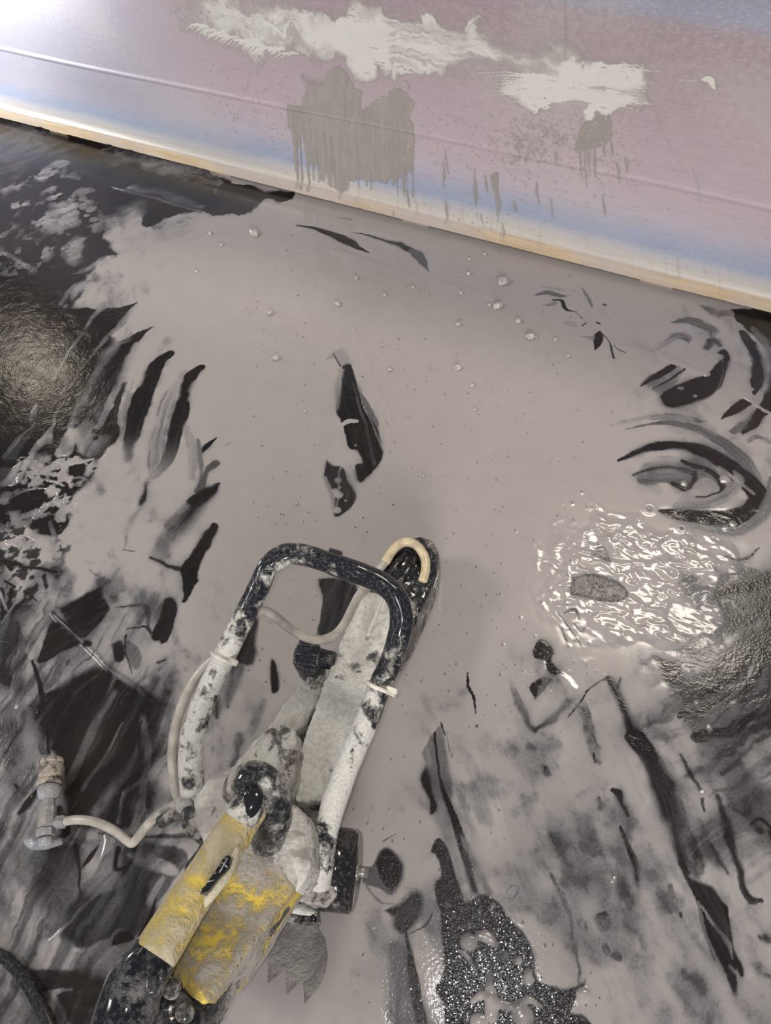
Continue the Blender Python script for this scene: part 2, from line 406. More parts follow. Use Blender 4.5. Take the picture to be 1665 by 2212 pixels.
def paint_floor(f):
    P, S, B, R = f.poly, f.stroke, f.blob, f.ring
    # --- top left, dark bare floor in front of the panel
    P('D', [(-60, 480), (400, 590), (700, 680), (1000, 770), (1260, 830), (1170, 870), (1080, 890), (1020, 925), (960, 920), (880, 910), (780, 915), (700, 945), (620, 985), (560, 960), (520, 930), (440, 960), (440, 1050), (480, 1090), (400, 1150), (330, 1200), (270, 1290), (200, 1330), (-60, 1400)], .06, 7, 14, mott=.10, ms=40)
    P('D', [(-60, 500), (220, 560), (180, 660), (40, 740), (-60, 760)], .42, 25, 20, streak=.2, ang=35, sw=18)
    S('D', [(60, 760), (200, 660), (330, 620)], [30, 60, 30], .35, .8, 10, .3)
    S('D', [(470, 650), (700, 700), (960, 790)], [70, 110, 50], .45, .8, 16, .45, 6)
    S('D', [(560, 810), (720, 840), (880, 880)], [50, 80, 40], .50, .7, 12, .3)
    S('D', [(480, 800), (640, 850), (880, 910)], [6, 10, 8], .9, .5, 4)
    S('D', [(320, 700), (480, 760), (620, 790)], [40, 60, 40], .2, .8, 12, .2)
    S('D', [(250, 710), (190, 800), (120, 840)], [60, 70, 20], .75, .6, 12)
    P('D', [(530, 890), (590, 880), (625, 985), (560, 1000), (500, 950)], .9, 14, 10)
    P('D', [(265, 1070), (340, 1000), (355, 1060), (310, 1150)], .8, 10, 6)
    S('D', [(300, 1195), (390, 1140), (460, 1120)], [26, 34, 30], .9, .4, 8, T=.0008)
    P('D', [(40, 780), (200, 730), (390, 770), (440, 860), (420, 1000), (300, 1030), (180, 1010), (40, 960)], .45, 14, 20, mott=.45, ms=20, thr=.53)
    P('D', [(220, 890), (310, 860), (340, 950), (250, 1010)], .95, 10, 14)
    for x, y, r in [(360, 885, 16), (395, 895, 17), (400, 945, 15), (375, 925, 10), (260, 1000, 13), (220, 850, 18), (250, 835, 12), (275, 880, 15), (290, 1010, 10), (330, 915, 13)]:
        B('D', x, y, r, 1, .0016)
    P('D', [(-60, 960), (180, 1000), (240, 1200), (-60, 1190)], .32, 12, 16, mott=.42, ms=15, thr=.56)
    S('D', [(-20, 1060), (100, 1130), (180, 1215), (240, 1250), (330, 1210)], [30, 28, 22, 14, 10], .72, .4, 6, .2, T=.0012)
    S('D', [(-20, 1250), (80, 1295), (150, 1305), (240, 1325)], [24, 20, 16, 10], .85, .4, 6, T=.0012)
    # --- left middle: bare floor, swept fingers
    P('F', [(-120, -20), (540, -10), (440, 110), (480, 190), (700, 190), (900, 150), (830, 230), (690, 360), (760, 410), (980, 310), (860, 440), (790, 650), (720, 850), (760, 1000), (640, 1190), (620, 1260), (500, 1400), (400, 1500), (250, 1560), (-120, 1620)], .05, 9, 12, mott=.06, ms=30)
    P('F', [(-120, 440), (330, 380), (430, 520), (330, 760), (-120, 950)], .13, 40, 30, mott=.12, ms=40)
    S('F', [(560, 30), (450, 100), (380, 170), (480, 190), (600, 160)], [60, 60, 30, 40, 60], .85, .5, 14)
    S('F', [(700, 150), (600, 260), (500, 400), (380, 580), (300, 740)], [70, 30, 26, 20, 10], [.9, .7, .6, .5, .3], .6, 5)
    S('F', [(900, 150), (800, 260), (650, 420), (520, 590), (420, 760), (350, 900), (330, 1050)], [10, 50, 30, 22, 20, 26, 50], [.9, .6, .55, .5, .5, .55, .8], .7, 8, .25)
    P('F', [(690, 360), (760, 410), (880, 390), (750, 600), (620, 830), (600, 1000), (700, 1010), (640, 1150), (500, 1120), (490, 900), (560, 700), (640, 520)], .50, 20, 10, streak=.4, ang=58, sw=22)
    S('F', [(970, 318), (890, 385), (800, 480), (710, 640), (630, 780), (580, 900), (545, 1010)], [12, 60, 130, 150, 120, 90, 50], [.02, .02, .03, .06, .15, .35, .5], .5, 6, .12)
    S('F', [(640, 560), (560, 700), (490, 850), (460, 1000), (430, 1120)], [20, 34, 46, 60, 80], [.5, .6, .6, .75, .95], .6, 6, .15)
    S('F', [(880, 430), (830, 560), (760, 700), (680, 850), (620, 960)], [40, 80, 70, 50, 40], .72, .6, 8, .2)
    S('F', [(800, 680), (750, 800), (730, 950)], [50, 40, 20], .15, .6, 8)
    S('F', [(1085, 495), (1010, 560), (950, 690), (890, 840), (850, 1000), (830, 1120), (810, 1230)], [55, 95, 120, 120, 100, 80, 40], [.02, .02, .03, .05, .12, .4, .6], .35, 6, .10, 4)
    S('F', [(860, 660), (810, 800), (790, 1000)], [20, 24, 20], .7, .6, 5)
    S('F', [(1190, 620), (1080, 800), (1020, 1000), (980, 1200), (950, 1330)], [60, 110, 120, 120, 90], [.7, .6, .55, .6, .7], .8, 8, .25)
    S('F', [(1285, 580), (1225, 650), (1180, 790), (1140, 940), (1110, 1060), (1060, 1180), (990, 1280)], [60, 80, 90, 95, 85, 80, 60], [.02, .02, .03, .06, .15, .4, .6], .4, 6, .1)
    S('F', [(1190, 960), (1220, 1100), (1230, 1280)], [50, 70, 60], .65, .8, 8, .15)
    S('F', [(1390, 1030), (1330, 1080), (1275, 1140)], [8, 36, 10], .06, .4, 4)
    S('F', [(1270, 1050), (1280, 1200), (1290, 1340)], [30, 40, 50], .45, .8, 8)
    S('F', [(1380, 1200), (1330, 1250), (1290, 1330), (1250, 1370)], [60, 70, 60, 30], .30, .5, 6)
    S('F', [(1410, 1325), (1350, 1370), (1260, 1450), (1180, 1560), (1080, 1680), (1010, 1790)], [10, 90, 150, 170, 170, 130], [.02, .03, .06, .15, .4, .65], .4, 8, .14)
    S('F', [(1370, 1590), (1310, 1690), (1250, 1820), (1220, 1960), (1190, 2070)], [60, 110, 120, 90, 30], .03, .18, 14, .06)
    S('F', [(930, 1330), (900, 1400), (870, 1480), (800, 1640), (780, 1740)], [30, 70, 110, 120, 70], [.3, .2, .25, .5, .8], .6, 8, .25)
    S('F', [(750, 1745), (860, 1760)], [10, 10], .4, .5, 3)
    S('F', [(960, 1800), (1020, 1820), (1080, 1850), (1170, 1860)], [20, 24, 20, 30], .15, .4, 8)
    S('F', [(230, 830), (200, 960), (130, 1060), (40, 1170)], [30, 46, 90, 90], .9, .35, 16, T=.0006)
    S('F', [(345, 950), (300, 1040), (230, 1140)], [30, 60, 60], .85, .35, 16, T=.0006)
    S('F', [(470, 980), (440, 1060), (400, 1140)], [50, 70, 60], .9, .4, 14)
    R('F', 615, 1030, 34, .0015, .3)
    S('F', [(1500, 1050), (1460, 1075)], [4, 16], .6, .5, 2)
    # splashed strands, left
    P('F', [(-120, 1180), (610, 1170), (510, 1400), (470, 1720), (300, 1830), (-120, 1780)], .50, 16, 24, mott=.46, ms=34, thr=.50)
    P('F', [(480, 1400), (560, 1330), (620, 1250), (700, 1180), (900, 1250), (850, 1600), (700, 1900), (350, 1850), (420, 1600)], .97, 20, 20)
    S('F', [(60, 1270), (250, 1250), (400, 1210), (600, 1165)], [30, 46, 50, 20], .95, .3, 8, T=.0016, dome=True)
    S('F', [(0, 1290), (90, 1310), (140, 1290)], [40, 60, 30], .95, .3, 8, T=.0014, dome=True)
    for a in [[(290, 1290), (380, 1310), (420, 1330)], [(440, 1290), (520, 1280), (560, 1300)], [(350, 1330), (370, 1400), (300, 1460)], [(380, 1260), (420, 1230)], [(480, 1330), (540, 1300)], [(60, 1410), (200, 1360), (300, 1350)], [(170, 1580), (300, 1480), (310, 1440)]]:
        S('F', a, [14, 22, 12][:len(a)], .92, .4, 6, T=.0014, dome=True)
    B('F', 130, 1300, 22, 1, .002); B('F', 460, 1280, 14, 1, .002); B('F', 390, 1660, 16, 1, .0014); B('F', 370, 1370, 24)
    S('F', [(330, 1560), (360, 1660), (440, 1720)], [26, 30, 24], .5, .7, 8)
    # --- left lower: splash star, ridge, swept streaks
    P('J', [(-100, -20), (180, -10), (500, 60), (420, 320), (300, 520), (120, 620), (-100, 760)], .62, 30, 26, mott=.42, ms=34, thr=.46)
    S('J', [(-40, 210), (100, 230), (240, 270), (420, 310)], [24, 40, 26, 20], .06, .4, 14, .2)
    for a, wd in [([(0, 430), (20, 520), (10, 640)], 60), ([(90, 420), (75, 520), (60, 600)], 40), ([(190, 500), (120, 570), (60, 700)], 60), ([(180, 430), (280, 510)], 16), ([(40, 350), (120, 400)], 20), ([(70, 250), (100, 270)], 26), ([(330, 340), (360, 400)], 40)]:
        S('J', a, wd, .06, .35, 10)
    S('J', [(200, 380), (60, 620), (-20, 800)], [30, 26, 24], .95, .3, 6, T=.001)
    S('J', [(-20, 420), (70, 600)], [30, 20], .95, .3, 6, T=.001)
    P('J', [(-60, 720), (130, 620), (180, 1000), (130, 1330), (-60, 1400)], .42, 24, 20, streak=.25, ang=70, sw=22)
    P('J', [(-60, 1000), (40, 1000), (90, 1150), (40, 1260), (-60, 1280)], .15, 20, 20, mott=.1)
    P('J', [(430, 560), (750, 425), (815, 570), (700, 720), (610, 800), (520, 700)], .07, 9, 10, streak=.24, ang=28, sw=24)
    P('J', [(290, 900), (380, 650), (600, 780), (640, 830), (460, 900), (290, 990)], .08, 10, 10, streak=.18, ang=28, sw=26)
    P('J', [(250, 980), (330, 1200), (640, 1040), (850, 1060), (1140, 1300), (1060, 1430), (900, 1800), (760, 2120), (520, 2120), (560, 1900), (460, 1720), (400, 1600), (350, 1350)], .03, 16, 14, streak=.22, ang=58, sw=36)
    P('J', [(300, 1060), (600, 880), (700, 910), (640, 1040), (500, 1080), (320, 1200)], .75, 14, 10, streak=.15, ang=28, sw=30)
    P('J', [(690, 800), (760, 660), (880, 690), (900, 800), (760, 830)], .9, 8, 10)
    P('J', [(760, 430), (880, 480), (890, 660), (780, 660), (820, 560)], .85, 14, 10)
    S('J', [(860, 1070), (770, 1280), (640, 1450), (500, 1680)], [60, 70, 90, 90], [.5, .5, .45, .3], .8, 6, .25)
    S('J', [(880, 1290), (700, 1620), (600, 1800), (510, 1960)], [20, 34, 60, 60], [.4, .45, .6, .6], .7, 6, .2)
    S('J', [(1050, 1430), (920, 1660), (760, 2060)], [40, 60, 90], .58, .7, 6, .25)
    S('J', [(640, 1270), (520, 1420), (390, 1560)], [40, 60, 50], .6, .8, 6, .2)
    S('J', [(720, 1080), (560, 1200), (380, 1350)], [30, 50, 60], .35, .8, 6, .2)
    S('J', [(390, 600), (620, 820), (830, 1040), (1000, 1150), (1160, 1300)], [40, 44, 46, 60, 50], .78, .45, 5, .2, 3, T=.004, dome=True)
    B('J', 655, 840, 34, .05, 0); S('J', [(400, 605), (500, 690), (610, 790)], 14, .02, .4, 3); S('J', [(1060, 1170), (1180, 1290)], [12, 26], .03, .4, 4)
    B('J', 960, 1250, 50, 1, .0025, 3, soft=.12)
    P('J', [(1210, 520), (1280, 505), (1335, 580), (1310, 710), (1240, 740), (1190, 800), (1130, 770), (1160, 690), (1200, 600)], .05, 5, 14)
    S('J', [(1590, -10), (1530, 80), (1440, 200), (1400, 270), (1430, 370), (1410, 440)], [90, 110, 90, 70, 60, 20], .04, .2, 12)
    P('J', [(950, 800), (1010, 830), (1070, 930), (1040, 1030), (970, 1010), (940, 900)], .5, 7, 6)
    S('J', [(945, 770), (940, 900), (990, 1060)], [16, 10, 10], .05, .5, 4); P('J', [(830, 830), (920, 800), (930, 950), (860, 980)], .12, 10, 10)
    S('J', [(860, 570), (1060, 560), (1130, 760)], [14, 30, 24], .35, .6, 14); S('J', [(960, 720), (1080, 700), (1130, 740)], [10, 16, 20], .12, .5, 10)
    B('J', 810, 375, 22, .45, 0); S('J', [(670, 280), (720, 330)], 16, .6, .6, 5); S('J', [(1200, 960), (1250, 940)], [40, 20], .2, .6, 10)
    S('J', [(330, 520), (330, 700), (260, 950), (150, 1300)], [90, 60, 46, 50], .92, .4, 8, T=.0008)
    S('J', [(100, 1060), (70, 1240), (60, 1400)], [16, 24, 30], .75, .5, 6)
    S('J', [(150, 1330), (190, 1560), (290, 1800)], [50, 50, 44], .85, .5, 8)
    S('J', [(240, 960), (300, 1150), (340, 1380), (370, 1650)], [20, 44, 34, 24], .03, .5, 6)
    S('J', [(210, 1320), (280, 1480), (330, 1640)], [70, 110, 60], .35, .7, 8, .15)
    P('J', [(0, 1400), (130, 1450), (250, 1800), (220, 2000), (0, 2050)], .78, 30, 24, mott=.22, ms=50)
    S('J', [(110, 1880), (150, 1930)], [34, 24], .1, .5, 8); S('J', [(250, 1920), (150, 2070)], [30, 50], .15, .5, 6)
    P('J', [(1060, 1420), (1250, 1400), (1300, 1600), (1230, 1900), (1120, 2081), (900, 2081), (1000, 1800)], .80, 24, 16, mott=.2, ms=40, streak=.1, ang=75, sw=20)
    S('J', [(1170, 1330), (1080, 1380), (1060, 1530), (1035, 1700), (1050, 1840)], [16, 24, 20, 26, 12], .05, .5, 6)
    S('J', [(1180, 1350), (1260, 1400)], [30, 8], .15, .5, 6); S('J', [(1120, 1560), (1080, 1720)], [60, 30], .4, .8, 8)
    # --- bottom left
    P('C', [(-60, -20), (230, 60), (260, 440), (240, 760), (200, 1100), (100, 1400), (-60, 1540)], .74, 30, 24, mott=.22, ms=60)
    P('C', [(430, -20), (980, -20), (1180, 180), (1000, 560), (900, 760), (860, 900), (480, 820), (430, 420), (340, 340), (210, 80)], .08, 30, 16, streak=.24, ang=60, sw=40)
    S('C', [(760, 0), (640, 200), (480, 560)], [60, 70, 80], .5, .8, 6, .2)
    S('C', [(830, 180), (700, 420), (560, 640)], [20, 30, 40], .5, .7, 6)
    S('C', [(960, 300), (830, 560), (640, 790)], [40, 70, 90], .62, .7, 6, .2)
    S('C', [(950, 150), (990, 400), (970, 640), (900, 880)], [50, 60, 60, 60], .75, .6, 8)
    S('C', [(1060, 450), (1000, 640), (1010, 800)], [80, 70, 60], .6, .8, 10); S('C', [(1010, 600), (1000, 760)], [30, 46], .2, .7, 8)
    S('C', [(945, 180), (930, 400), (940, 560)], [20, 26, 16], .06, .5, 5)
    P('C', [(1060, 160), (1200, 130), (1190, 500), (1150, 720), (1050, 700)], .85, 30, 14)
    P('C', [(100, 590), (130, 610), (120, 640), (90, 600)], .1, 6, 5)
    S('C', [(250, 650), (200, 720), (140, 790)], [30, 60, 40], .12, .5, 6)
    P('C', [(180, 1030), (510, 1000), (545, 1180), (510, 1400), (380, 1490), (230, 1360), (170, 1200)], .38, 34, 14, streak=.12, ang=-45, sw=26)
    S('C', [(400, 780), (450, 900), (400, 960)], [60, 60, 40], .08, .5, 8)
    S('C', [(480, 960), (640, 990), (860, 1000), (1300, 980)], [30, 50, 30, 50], .75, .5, 10)
    S('C', [(660, 930), (900, 960), (1290, 950)], [10, 26, 50], .3, .6, 6, .2); S('C', [(1180, 780), (1050, 880)], [40, 60], .5, .7, 8)
    S('C', [(505, 1010), (530, 1180), (540, 1300), (610, 1450)], [40, 30, 26, 16], .05, .5, 6)
    P('C', [(545, 1170), (560, 1120), (660, 1000), (620, 1090)], .08, 6, 5)
    P('C', [(760, 1000), (900, 1000), (1260, 1060), (1200, 1250), (1000, 1540), (900, 1620), (740, 1640), (560, 1700), (400, 1610), (280, 1640), (500, 1400), (580, 1280), (760, 1180)], .30, 24, 18, streak=.18, ang=62, sw=50, mott=.1, ms=50)
    P('C', [(830, 1060), (900, 1060), (1180, 1160), (1180, 1230), (1000, 1180)], .82, 20, 10)
    P('C', [(570, 1290), (700, 1200), (800, 1190), (780, 1290), (640, 1350)], .82, 20, 16)
    S('C', [(775, 1030), (760, 1090), (770, 1160), (860, 1130)], [50, 40, 40, 20], .05, .5, 10)
    S('C', [(1060, 1380), (980, 1560), (930, 1620)], [10, 40, 20], .05, .5, 6); S('C', [(1100, 1250), (1010, 1400)], [50, 60], .6, .8, 8)
    P('C', [(-60, 1500), (120, 1600), (330, 1680), (560, 1720), (860, 1690), (820, 1820), (640, 1850), (300, 1880), (150, 1860), (-60, 1720)], .86, 18, 18)
    P('C', [(740, 1690), (770, 1620), (850, 1600), (900, 1640), (800, 1680)], .04, 6, 5); S('C', [(730, 1690), (760, 1610), (810, 1580)], [20, 24, 12], .8, .5, 4)
    P('C', [(160, 1850), (500, 1840), (720, 1900), (720, 2212), (420, 2212), (380, 2000), (270, 1980)], .17, 22, 16, streak=.2, ang=-15, sw=36)
    S('C', [(280, 2010), (390, 1990), (500, 1980)], [20, 34, 14], .85, .5, 8)
    P('C', [(-60, 1830), (120, 1880), (240, 2040), (330, 2240), (-60, 2240)], .75, 24, 20, mott=.25, ms=60)
    S('C', [(330, 2040), (400, 2140), (440, 2230)], [70, 90, 80], .85, .5, 14)
    for a in [[(1090, 400), (1000, 540), (900, 640), (830, 700), (790, 860)], [(720, 900), (690, 1040), (700, 1160)], [(720, 1290), (640, 1360), (560, 1430), (480, 1530), (330, 1660)]]:
        S('C', a, 26, .85, .5, 14, T=.0014, dome=True)
    # --- in front of the panel, centre
    S('L', [(225, 128), (350, 158), (470, 195), (550, 235), (600, 270), (660, 296)], [8, 30, 44, 50, 24, 6], .03, .3, 4)
    S('L', [(560, 172), (700, 200), (800, 235), (850, 250), (905, 285)], [6, 20, 30, 50, 34], .10, .5, 5)
    S('L', [(910, 285), (960, 320), (1015, 405)], [40, 64, 8], .38, .6, 4)
    S('L', [(455, 78), (550, 95)], [6, 14], .6, .6, 3)
    P('L', [(440, 880), (510, 865), (550, 970), (500, 985), (455, 920), (400, 940)], .68, 10, 5)
    S('L', [(445, 895), (490, 975)], [6, 10], .25, .5, 2)
    P('L', [(500, 975), (545, 968), (600, 1120), (660, 1250), (700, 1340), (745, 1495), (690, 1590), (602, 1672), (572, 1565), (618, 1545), (585, 1475), (538, 1465), (515, 1390), (478, 1300), (470, 1240), (490, 1100)], .07, 3, 5, streak=.09, ang=-72, sw=14)
    S('L', [(495, 1000), (470, 1100), (475, 1230)], [30, 60, 30], [.7, .6, .4], .8, 5)
    P('L', [(595, 1110), (660, 1200), (710, 1310), (705, 1350), (650, 1260)], .38, 4, 3)
    S('L', [(590, 1100), (640, 1250), (745, 1480)], [8, 8, 18], .62, .6, 3)
    S('L', [(560, 1080), (640, 1350), (690, 1560)], [16, 20, 30], .28, .8, 3)
    S('L', [(490, 1335), (530, 1310), (580, 1308)], [24, 34, 26], 1, .25, 3, T=.0008)
    S('L', [(470, 1465), (500, 1530), (570, 1520), (600, 1540)], [30, 80, 80, 30], 1, .25, 4)
    P('L', [(412, 1535), (450, 1570), (500, 1578), (530, 1640), (565, 1720), (578, 1770), (540, 1830), (460, 1882), (440, 1790), (405, 1680), (400, 1600)], .14, 5, 5, streak=.08, ang=-80, sw=16)
    S('L', [(400, 1640), (440, 1790), (455, 1860)], [26, 30, 20], .6, .8, 4); S('L', [(490, 1580), (470, 1700), (465, 1830)], 14, .6, .7, 5)
    for x, y, r in [(473, 1655, 20), (452, 1720, 18), (472, 1745, 26), (515, 1780, 9), (472, 1840, 22), (575, 1447, 7), (480, 1700, 10)]:
        B('L', x, y, r, .95, .0008)
    S('L', [(762, 1305), (785, 1370)], [6, 12], .2, .5, 2)
    S('L', [(555, 735), (620, 900), (700, 1100), (775, 1250), (790, 1450)], 40, 1, .9, 4, T=.0012, dome=True)
    S('L', [(460, 290), (800, 400), (1100, 480), (1400, 560)], 60, 1, .9, 4, T=.0008, dome=True)
    # seen through the loop handle
    P('A', [(880, 330), (1090, 360), (1060, 500), (1000, 620), (870, 640), (900, 480)], .16, 14, 6, streak=.14, ang=72, sw=26)
    P('A', [(930, 165), (1000, 185), (990, 215), (930, 200)], .2, 6, 4)
    P('A', [(540, 540), (530, 700), (520, 810), (440, 790), (430, 700), (480, 580)], .12, 10, 8, streak=.1, ang=80, sw=20)
    P('A', [(620, 765), (650, 800), (656, 930), (614, 945)], .05, 4, 4)
    S('A', [(440, 830), (400, 960), (390, 1030)], [90, 90, 20], .35, .6, 10, .2); S('A', [(320, 1000), (330, 1080)], [80, 30], .2, .6, 10)
    S('A', [(450, 1170), (440, 1260), (400, 1330)], [60, 70, 60], .35, .8, 16); S('A', [(560, 1000), (500, 1150)], [50, 60], .7, .8, 16)
    P('A', [(10, 470), (60, 440), (110, 500), (90, 600), (40, 670), (-10, 600)], .08, 8, 12)
    # --- right of the panel foot
    P('G', [(1400, 320), (1700, 350), (1700, 600), (1600, 500), (1480, 420)], .09, 14, 14, mott=.08)
    S('G', [(1200, 310), (1320, 340), (1420, 350)], [30, 70, 50], .6, .8, 14)
    S('G', [(145, 232), (240, 215), (310, 225), (380, 228)], [8, 40, 34, 6], .42, .7, 8)
    S('G', [(270, 262), (325, 262), (345, 300), (370, 325), (425, 335)], [10, 18, 26, 20, 8], .06, .5, 5)
    S('G', [(240, 300), (285, 285)], [30, 40], .55, .8, 8); S('G', [(210, 180), (330, 190)], 20, .7, .8, 8)
    S('G', [(450, 185), (490, 240), (525, 300)], [10, 40, 30], .45, .8, 8); S('G', [(420, 335), (460, 380)], 8, .3, .5, 3)
    S('G', [(465, 425), (490, 405)], [10, 8], .15, .5, 2); S('G', [(560, 405), (575, 412)], 14, .15, .5, 3)
    S('G', [(575, 465), (565, 510), (545, 575)], [20, 66, 10], .03, .35, 5); S('G', [(450, 490), (520, 500)], [10, 40], .6, .8, 6); S('G', [(400, 420), (360, 410)], 60, .7, .9, 8)
    S('G', [(585, 470), (630, 520), (650, 570), (663, 630)], [8, 10, 16, 20], .08, .5, 3)
    S('G', [(665, 555), (690, 575), (740, 600)], [8, 14, 6], .08, .5, 3); S('G', [(665, 552), (725, 552)], [6, 8], .15, .5, 2); B('G', 605, 292, 10, .3, 0)
    S('G', [(1042, 400), (1120, 388), (1220, 410), (1300, 450), (1290, 490)], [12, 44, 70, 70, 40], [.35, .4, .45, .4, .6], .6, 6, .25)
    S('G', [(930, 600), (980, 540), (1070, 490), (1140, 500), (1150, 530)], [60, 70, 70, 60, 24], [.65, .55, .5, .4, .6], .7, 6, .28)
    S('G', [(1260, 560), (1300, 530), (1330, 560)], [50, 60, 30], .25, .6, 8)
    P('G', [(840, 800), (960, 700), (1060, 660), (1120, 700), (1000, 860), (930, 830)], .60, 8, 6, streak=.3, ang=32, sw=24)
    S('G', [(840, 812), (920, 750), (1040, 685)], [14, 56, 40], .05, .45, 4, .08)
    S('G', [(920, 830), (1010, 775), (1120, 700)], [14, 18, 14], .15, .6, 4)
    P('G', [(970, 880), (1060, 810), (1180, 760), (1270, 720), (1310, 600), (1372, 588), (1385, 700), (1345, 810), (1240, 885), (1100, 945), (1000, 945)], .045, 5, 8, streak=.05, ang=35, sw=20)
    S('G', [(1345, 620), (1360, 740), (1300, 850), (1200, 910)], 12, .35, .7, 4)
    S('G', [(700, 560), (900, 590), (1050, 650), (1150, 690), (1265, 735)], [60, 70, 50, 40, 34], 1, .4, 6, T=.0012)
    B('G', 1090, 825, 16, .9, .001); B('G', 1180, 875, 14, .9, .001); S('G', [(1280, 600), (1320, 620), (1290, 680), (1250, 740)], [30, 40, 40, 30], .95, .4, 10, T=.0008)
    S('G', [(1490, 470), (1560, 590), (1585, 740), (1545, 850)], [40, 90, 90, 24], .07, .35, 10, .12)
    S('G', [(1560, 440), (1640, 560), (1680, 760), (1640, 920), (1540, 1030), (1440, 1080)], [40, 70, 80, 80, 60, 30], .45, .6, 8, .35, 7)
    S('G', [(1690, 740), (1660, 900), (1590, 1020), (1480, 1105)], [90, 100, 80, 24], .08, .5, 8, .12)
    S('G', [(1355, 1018), (1430, 960), (1520, 900)], [10, 60, 60], .06, .4, 6); S('G', [(1480, 1060), (1430, 1100)], [60, 40], .4, .8, 10)
    S('G', [(1470, 850), (1560, 920), (1690, 1005)], [60, 26, 22], 1, .3, 4, T=.0016, dome=True); S('G', [(1500, 850), (1545, 825)], [30, 20], 1, .3, 5, T=.001)
    S('G', [(1520, 1150), (1580, 1120), (1665, 1170)], [20, 40, 60], .5, .8, 12, .2); S('G', [(1600, 1400), (1640, 1300), (1640, 1200)], [60, 50, 40], .75, .8, 10)
    S('G', [(740, 1085), (900, 1050), (1080, 1048), (1250, 1105), (1400, 1190), (1510, 1290), (1580, 1400)], [8, 24, 44, 70, 80, 70, 40], [.5, .35, .4, .4, .35, .4, .5], .6, 5, .25, 5)
    S('G', [(640, 1060), (850, 1010), (1100, 1010), (1240, 1040)], [20, 50, 60, 30], .72, .9, 6, .2)
    S('G', [(690, 1280), (850, 1215), (1000, 1190), (1180, 1205), (1350, 1280), (1470, 1380), (1560, 1480), (1580, 1560), (1530, 1620), (1400, 1650), (1200, 1645), (1050, 1620), (960, 1600)], [20, 60, 70, 90, 110, 130, 140, 140, 140, 140, 120, 80, 24], .07, .4, 5, .10, 4)
    P('G', [(800, 1375), (850, 1290), (1000, 1250), (1180, 1270), (1320, 1330), (1430, 1420), (1400, 1520), (1240, 1570), (1060, 1570), (880, 1480)], .60, 14, 8, streak=.2, ang=0, sw=30)
    S('G', [(790, 1375), (900, 1335), (1050, 1330), (1180, 1360), (1190, 1420)], [30, 30, 40, 40, 20], .22, .6, 5, .2)
    P('G', [(820, 1380), (1000, 1365), (1150, 1380), (1130, 1450), (1050, 1450), (980, 1420), (830, 1430)], .42, 8, 8, streak=.2, ang=0, sw=16)
    S('G', [(1100, 1285), (1200, 1320), (1300, 1360), (1350, 1430), (1300, 1490), (1200, 1510)], [30, 50, 40, 50, 30, 20], .12, .6, 8)
    S('G', [(1190, 1350), (1170, 1430), (1120, 1470)], [20, 40, 20], .15, .6, 6); S('G', [(1040, 1430), (1100, 1460)], [30, 40], .1, .5, 5)
    P('G', [(1140, 1505), (1200, 1410), (1260, 1390), (1300, 1410), (1335, 1470), (1250, 1505)], .95, 8, 6); B('G', 1370, 1405, 28, .8, .001); B('G', 1110, 1425, 18, .9, .001)
    P('G', [(830, 1440), (900, 1440), (1000, 1430), (1060, 1490), (1100, 1490), (1040, 1560), (940, 1580), (850, 1540)], .96, 10, 8)
    S('G', [(1060, 1570), (1250, 1560), (1400, 1500), (1470, 1410), (1440, 1350)], [30, 60, 70, 60, 30], .55, .7, 5, .3)
    S('G', [(1340, 1320), (1440, 1400), (1550, 1500)], [24, 30, 24], .75, .5, 4)
    S('G', [(1165, 1705), (1400, 1735), (1560, 1680), (1650, 1540), (1670, 1400)], [40, 60, 80, 70, 50], .55, .6, 6, .25, 5)
    B('G', 1095, 1715, 60, .95, .001); R('G', 1095, 1715, 20, .002, .3); R('G', 890, 1590, 30, .0016, .5); B('G', 1425, 1680, 22, .8, .0006); B('G', 1380, 1705, 20, .85, .001); B('G', 1060, 1608, 12, .9, .001)
    # --- lamp-lit ripples and the eye
    S('H', [(720, 280), (950, 280), (1150, 330), (1340, 370)], [20, 40, 60, 40], .7, .9, 10, .2)
    P('H', [(585, 500), (700, 488), (860, 555), (895, 600), (830, 622), (660, 605), (580, 585)], .22, 10, 10, mott=.15, ms=16)
    P('H', [(690, 380), (760, 330), (800, 420)], .35, 10, 8)
    P('H', [(1375, 560), (1450, 450), (1700, 460), (1700, 720), (1540, 800), (1430, 800), (1385, 660)], .35, 14, 14, mott=.18, ms=24)
    S('H', [(1380, 590), (1500, 550), (1650, 520)], [30, 60, 60], .02, .6, 8)
    S('H', [(1440, 420), (1560, 420), (1680, 470)], [40, 60, 50], .9, .6, 14); S('H', [(1400, 380), (1520, 390), (1600, 330)], [8, 14, 8], .1, .5, 8)
    for a in [[(540, 690), (600, 670), (625, 720)], [(520, 690), (570, 760), (640, 860)], [(600, 740), (640, 790), (660, 770)], [(520, 750), (560, 840)]]:
        S('H', a, [10, 22, 12][:len(a)], .18, .6, 5)
    P('H', [(370, 890), (395, 840), (430, 828), (465, 860), (492, 905), (478, 950), (540, 1025), (505, 1040), (455, 1000), (440, 950), (385, 935)], .06, 4, 5)
    P('H', [(368, 1100), (400, 1048), (445, 1038), (505, 1062), (490, 1110), (400, 1165)], .42, 6, 5); S('H', [(395, 1130), (385, 1090), (415, 1060)], [24, 50, 30], .06, .5, 4)
    S('H', [(245, 1040), (300, 1160), (340, 1240), (395, 1315)], [20, 50, 50, 40], [.7, .5, .35, .15], .7, 6, .15)
    S('H', [(395, 1305), (480, 1260), (560, 1180), (600, 1160)], [24, 60, 60, 20], [.15, .4, .45, .6], .6, 6)
    S('H', [(570, 1250), (640, 1170), (680, 1100), (780, 1035)], [8, 12, 14, 14], .12, .5, 5)
